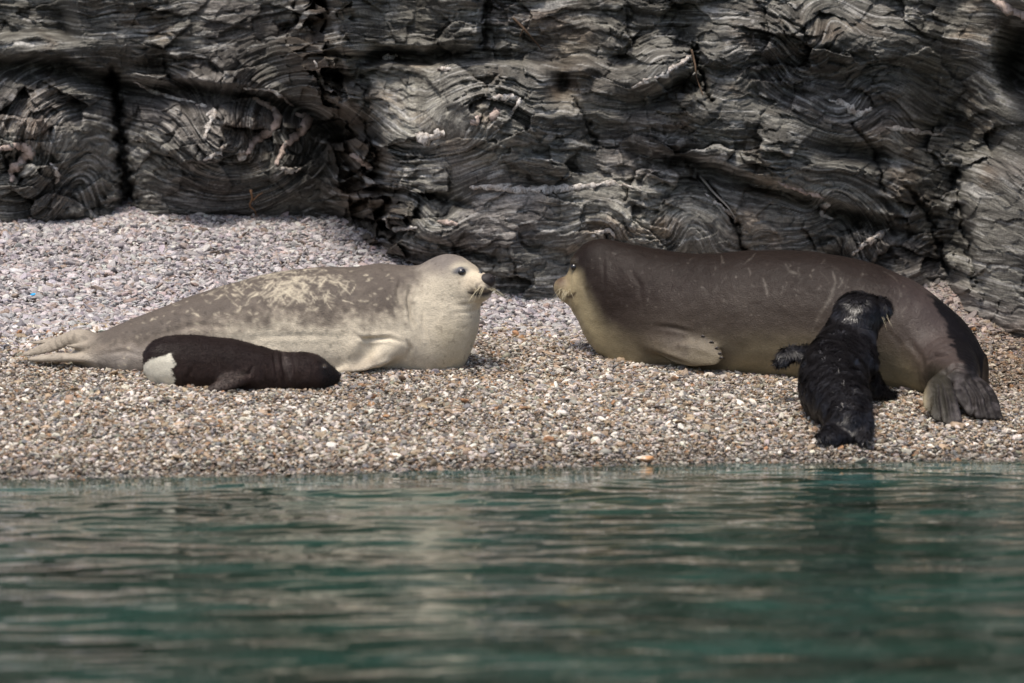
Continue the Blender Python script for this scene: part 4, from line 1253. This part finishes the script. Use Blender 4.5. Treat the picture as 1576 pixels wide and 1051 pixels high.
# damp fur in clumps
def fur(skin, n, length, width, flow, seed):
    r = np.random.default_rng(seed)
    i = r.integers(0, len(skin.V), n)
    p0 = skin.V[i] + r.normal(0, .0015, (n, 3)); nn = skin.N[i]
    fl_ = flow(p0)
    cl = np.stack([noise3(p0[:, 0] * 22, p0[:, 1] * 22, p0[:, 2] * 22 + k * 31) for k in range(3)], -1)
    d = fl_ + 1.5 * cl + r.normal(0, .22, (n, 3))
    d -= (d * nn).sum(1)[:, None] * nn
    d /= np.linalg.norm(d, axis=1)[:, None] + 1e-9
    L = length * r.uniform(0.5, 1.25, n)[:, None]
    sd = np.cross(d, nn) * width
    m1 = p0 + 0.55 * L * d + 0.26 * L * nn; tip = p0 + L * d + 0.30 * L * nn
    V = np.stack([p0 - sd, p0 + sd, m1 + 0.7 * sd, m1 - 0.7 * sd, tip], 1).reshape(-1, 3)
    o = np.arange(n)[:, None] * 5
    Fq = np.concatenate([o + np.array([[0, 1, 2]]), o + np.array([[0, 2, 3]]), o + np.array([[3, 2, 4]])])
    return mesh_np('fur', V, Fq)
M_short = simple_mat('short_dark_brown_fur', (0.023, 0.0145, 0.0125), 0.5, 0.2, 0.5, 30)
M_fur = simple_mat('black_fur', (0.011, 0.0095, 0.0105), 0.36, 0.45, 0.4, 40)
dk = np.array(S3.V[:, 0]) * 0 + 1
ok_ = ~((wp > 1.2) & S3.front)
S3b = type('', (), {})(); S3b.V = S3.V[ok_]; S3b.N = S3.N[ok_]
o = child('fur', fur(S3b, 26000, 0.011, 0.0010, lambda P: np.array((-1.0, -0.1, -0.25)), 8), M_short, pup)
o['kind'] = 'stuff'
o = child('fur', fur(S4, 60000, 0.033, 0.0019, lambda P: np.array((-0.1, -0.45, -0.9)), 4), M_fur, wool)
o['kind'] = 'stuff'

# ------------------------------------------------------------------ small things on the shingle
def thing_mesh(name, me, mat, base, label, cat, group=None):
    off = np.array(base)
    co = np.empty(len(me.vertices) * 3, np.float32); me.vertices.foreach_get('co', co)
    me.vertices.foreach_set('co', (co.reshape(-1, 3) - off).astype(np.float32).ravel()); me.update()
    o = link(name, me, mat); o.location = base
    return tag(o, label, cat, group)

M_twig = simple_mat('grey_driftwood', (0.10, 0.075, 0.06), 0.8, 0.3, 0.35, 90, 0.003)
M_rust = simple_mat('orange_root', (0.20, 0.115, 0.065), 0.8, 0.3, 0.3, 60, 0.003)
def twig(label, pts, r, mat=M_twig, name='twig', lift=0.014, arms=(), grp='twigs washed up on the stones'):
    P = ground(*np.array(spline(pts, 9)).T); P[:, 2] += lift + 0.004 * rng.normal(size=len(P))
    T = [tube(P, r * np.linspace(1.1, 0.6, len(P)), 7, 0.12)]
    th = empty(name, tuple(P[4])); tag(th, label, 'twig', grp)
    child('stem', tube_mesh('stem', T), mat, th)
    for a in arms:
        Q_ = ground(*np.array(spline(a, 5)).T); Q_[:, 2] += lift
        child('branch', tube_mesh('branch', [tube(Q_, r * np.linspace(0.7, 0.35, 5), 6, 0.1)]), mat, th)
twig('forked dark twig on pale stones behind the pale seal', [(307, 396), (330, 393), (345, 390), (362, 385)], .006, arms=[[(330, 397), (342, 391), (352, 388)]])
twig('crooked brown twig upper left of the pale seal back', [(458, 376), (476, 380), (494, 386)], .006)
twig('thin dark twig close to the crest of the pale seal back', [(458, 408), (462, 398), (472, 388)], .005)
twig('short pale stick at the upper left among stones', [(108, 371), (120, 376), (130, 380)], .007, simple_mat('pale_stick', (0.36, 0.31, 0.26), 0.8))
twig('short dark twig just right of the blue scrap', [(134, 458), (142, 455), (151, 451)], .006)
twig('brown twig stub lying below the cliff foot at left', [(372, 366), (380, 362), (384, 358)], .006)
twig('pale green flat stick beside the black pup', [(1236, 623), (1247, 622.5), (1259, 621.5)], .011, simple_mat('bleached_cane', (0.30, 0.33, 0.27), 0.7), 'driftwood_stick')

def lump(name, px, py, r, col, label, cat, seed, rough=0.5, flat=0.5, lift=0.01, mat=None):
    g = ground(px, py)
    bm = bmesh.new(); bmesh.ops.create_icosphere(bm, subdivisions=3, radius=1)
    for v in bm.verts:
        q = np.array(v.co); q = q * (1 + 0.35 * noise3(*(q * 1.2 + seed)) + 0.12 * noise3(*(q * 3.5 + seed)))
        v.co = (q[0] * r[0], q[1] * r[1], q[2] * r[2])
    me = bpy.data.meshes.new(name); bm.to_mesh(me); bm.free()
    me.polygons.foreach_set('use_smooth', [True] * len(me.polygons))
    o = link(name, me, mat or simple_mat(name + '_surface', col, rough, 0.4, 0.3, 40, 0.004)); o.location = g + np.array((0, 0, lift))
    return tag(o, label, cat)
lump('plastic_scrap', 52, 457, (.018, .012, .010), (0.02, 0.32, 0.62), 'small bright blue plastic scrap on the stones at far left', 'litter', 3)
ms = NT('shell_surface')
tc = ms.n('ShaderNodeTexCoord').outputs['Object']
fs = ms.noise(tc, 22, 4)
ms.set(Base_Color=ms.mixc(ms.ramp(fs, [(0.42, 0.0), (0.6, 1.0)]), (0.62, 0.56, 0.48), (0.50, 0.25, 0.10)), Roughness=0.5, Normal=ms.bump(fs, 0.5, 0.005))
lump('stone', 994, 709, (.042, .03, .013), None, 'orange and white flat stone at the water edge', 'stone', 9, mat=ms.m)
lump('stone', 1472, 658, (.036, .03, .016), (0.30, 0.22, 0.15), 'tan flat stone by the hind flippers of the brown seal', 'stone', 15)
lump('stone', 940, 611, (.040, .03, .014), (0.27, 0.23, 0.17), 'flat olive stone on the open shingle between the seals', 'stone', 19)

# roots and dry stalks hanging in the rock
def root(label, pts, r, mat, arms=()):
    P = np.array([at(x, y, cliff_d(x, y) - 0.03) for x, y in spline(pts, 10)])
    P[1:-1, 1] = (P[:-2, 1] + P[1:-1, 1] + P[2:, 1]) / 3
    th = empty('root', tuple(P[0])); tag(th, label, 'root', 'roots in the rock face')
    child('stem', tube_mesh('stem', [tube(P, r * np.linspace(1.2, 0.5, 10), 6, 0.15)]), mat, th)
    for a in arms:
        Q_ = np.array([at(x, y, cliff_d(x, y) - 0.035) for x, y in spline(a, 6)])
        child('branch', tube_mesh('branch', [tube(Q_, r * np.linspace(0.7, 0.3, 6), 5, 0.12)]), mat, th)
M_root = simple_mat('brown_root', (0.10, 0.065, 0.042), 0.8, 0.3, 0.3, 60)
root('orange root at the foot of the left rock wall', [(386, 292), (388, 306), (384, 316), (392, 324), (394, 332)], .0065, M_rust, [[(390, 308), (398, 300), (404, 297)]])
root('brown root hanging down the crack right of the slanted plate', [(1064, 76), (1070, 100), (1072, 120), (1082, 146)], .0055, M_root)
root('thin pale stalk in the diagonal crack behind the brown seal', [(1078, 272), (1098, 296), (1120, 318), (1132, 338)], .006, simple_mat('pale_stalk', (0.30, 0.27, 0.23), 0.8))
root('rusty root running down the rock above the brown pocket', [(790, 28), (806, 44), (822, 62), (834, 76)], .007, M_root, [[(806, 44), (800, 56)]])
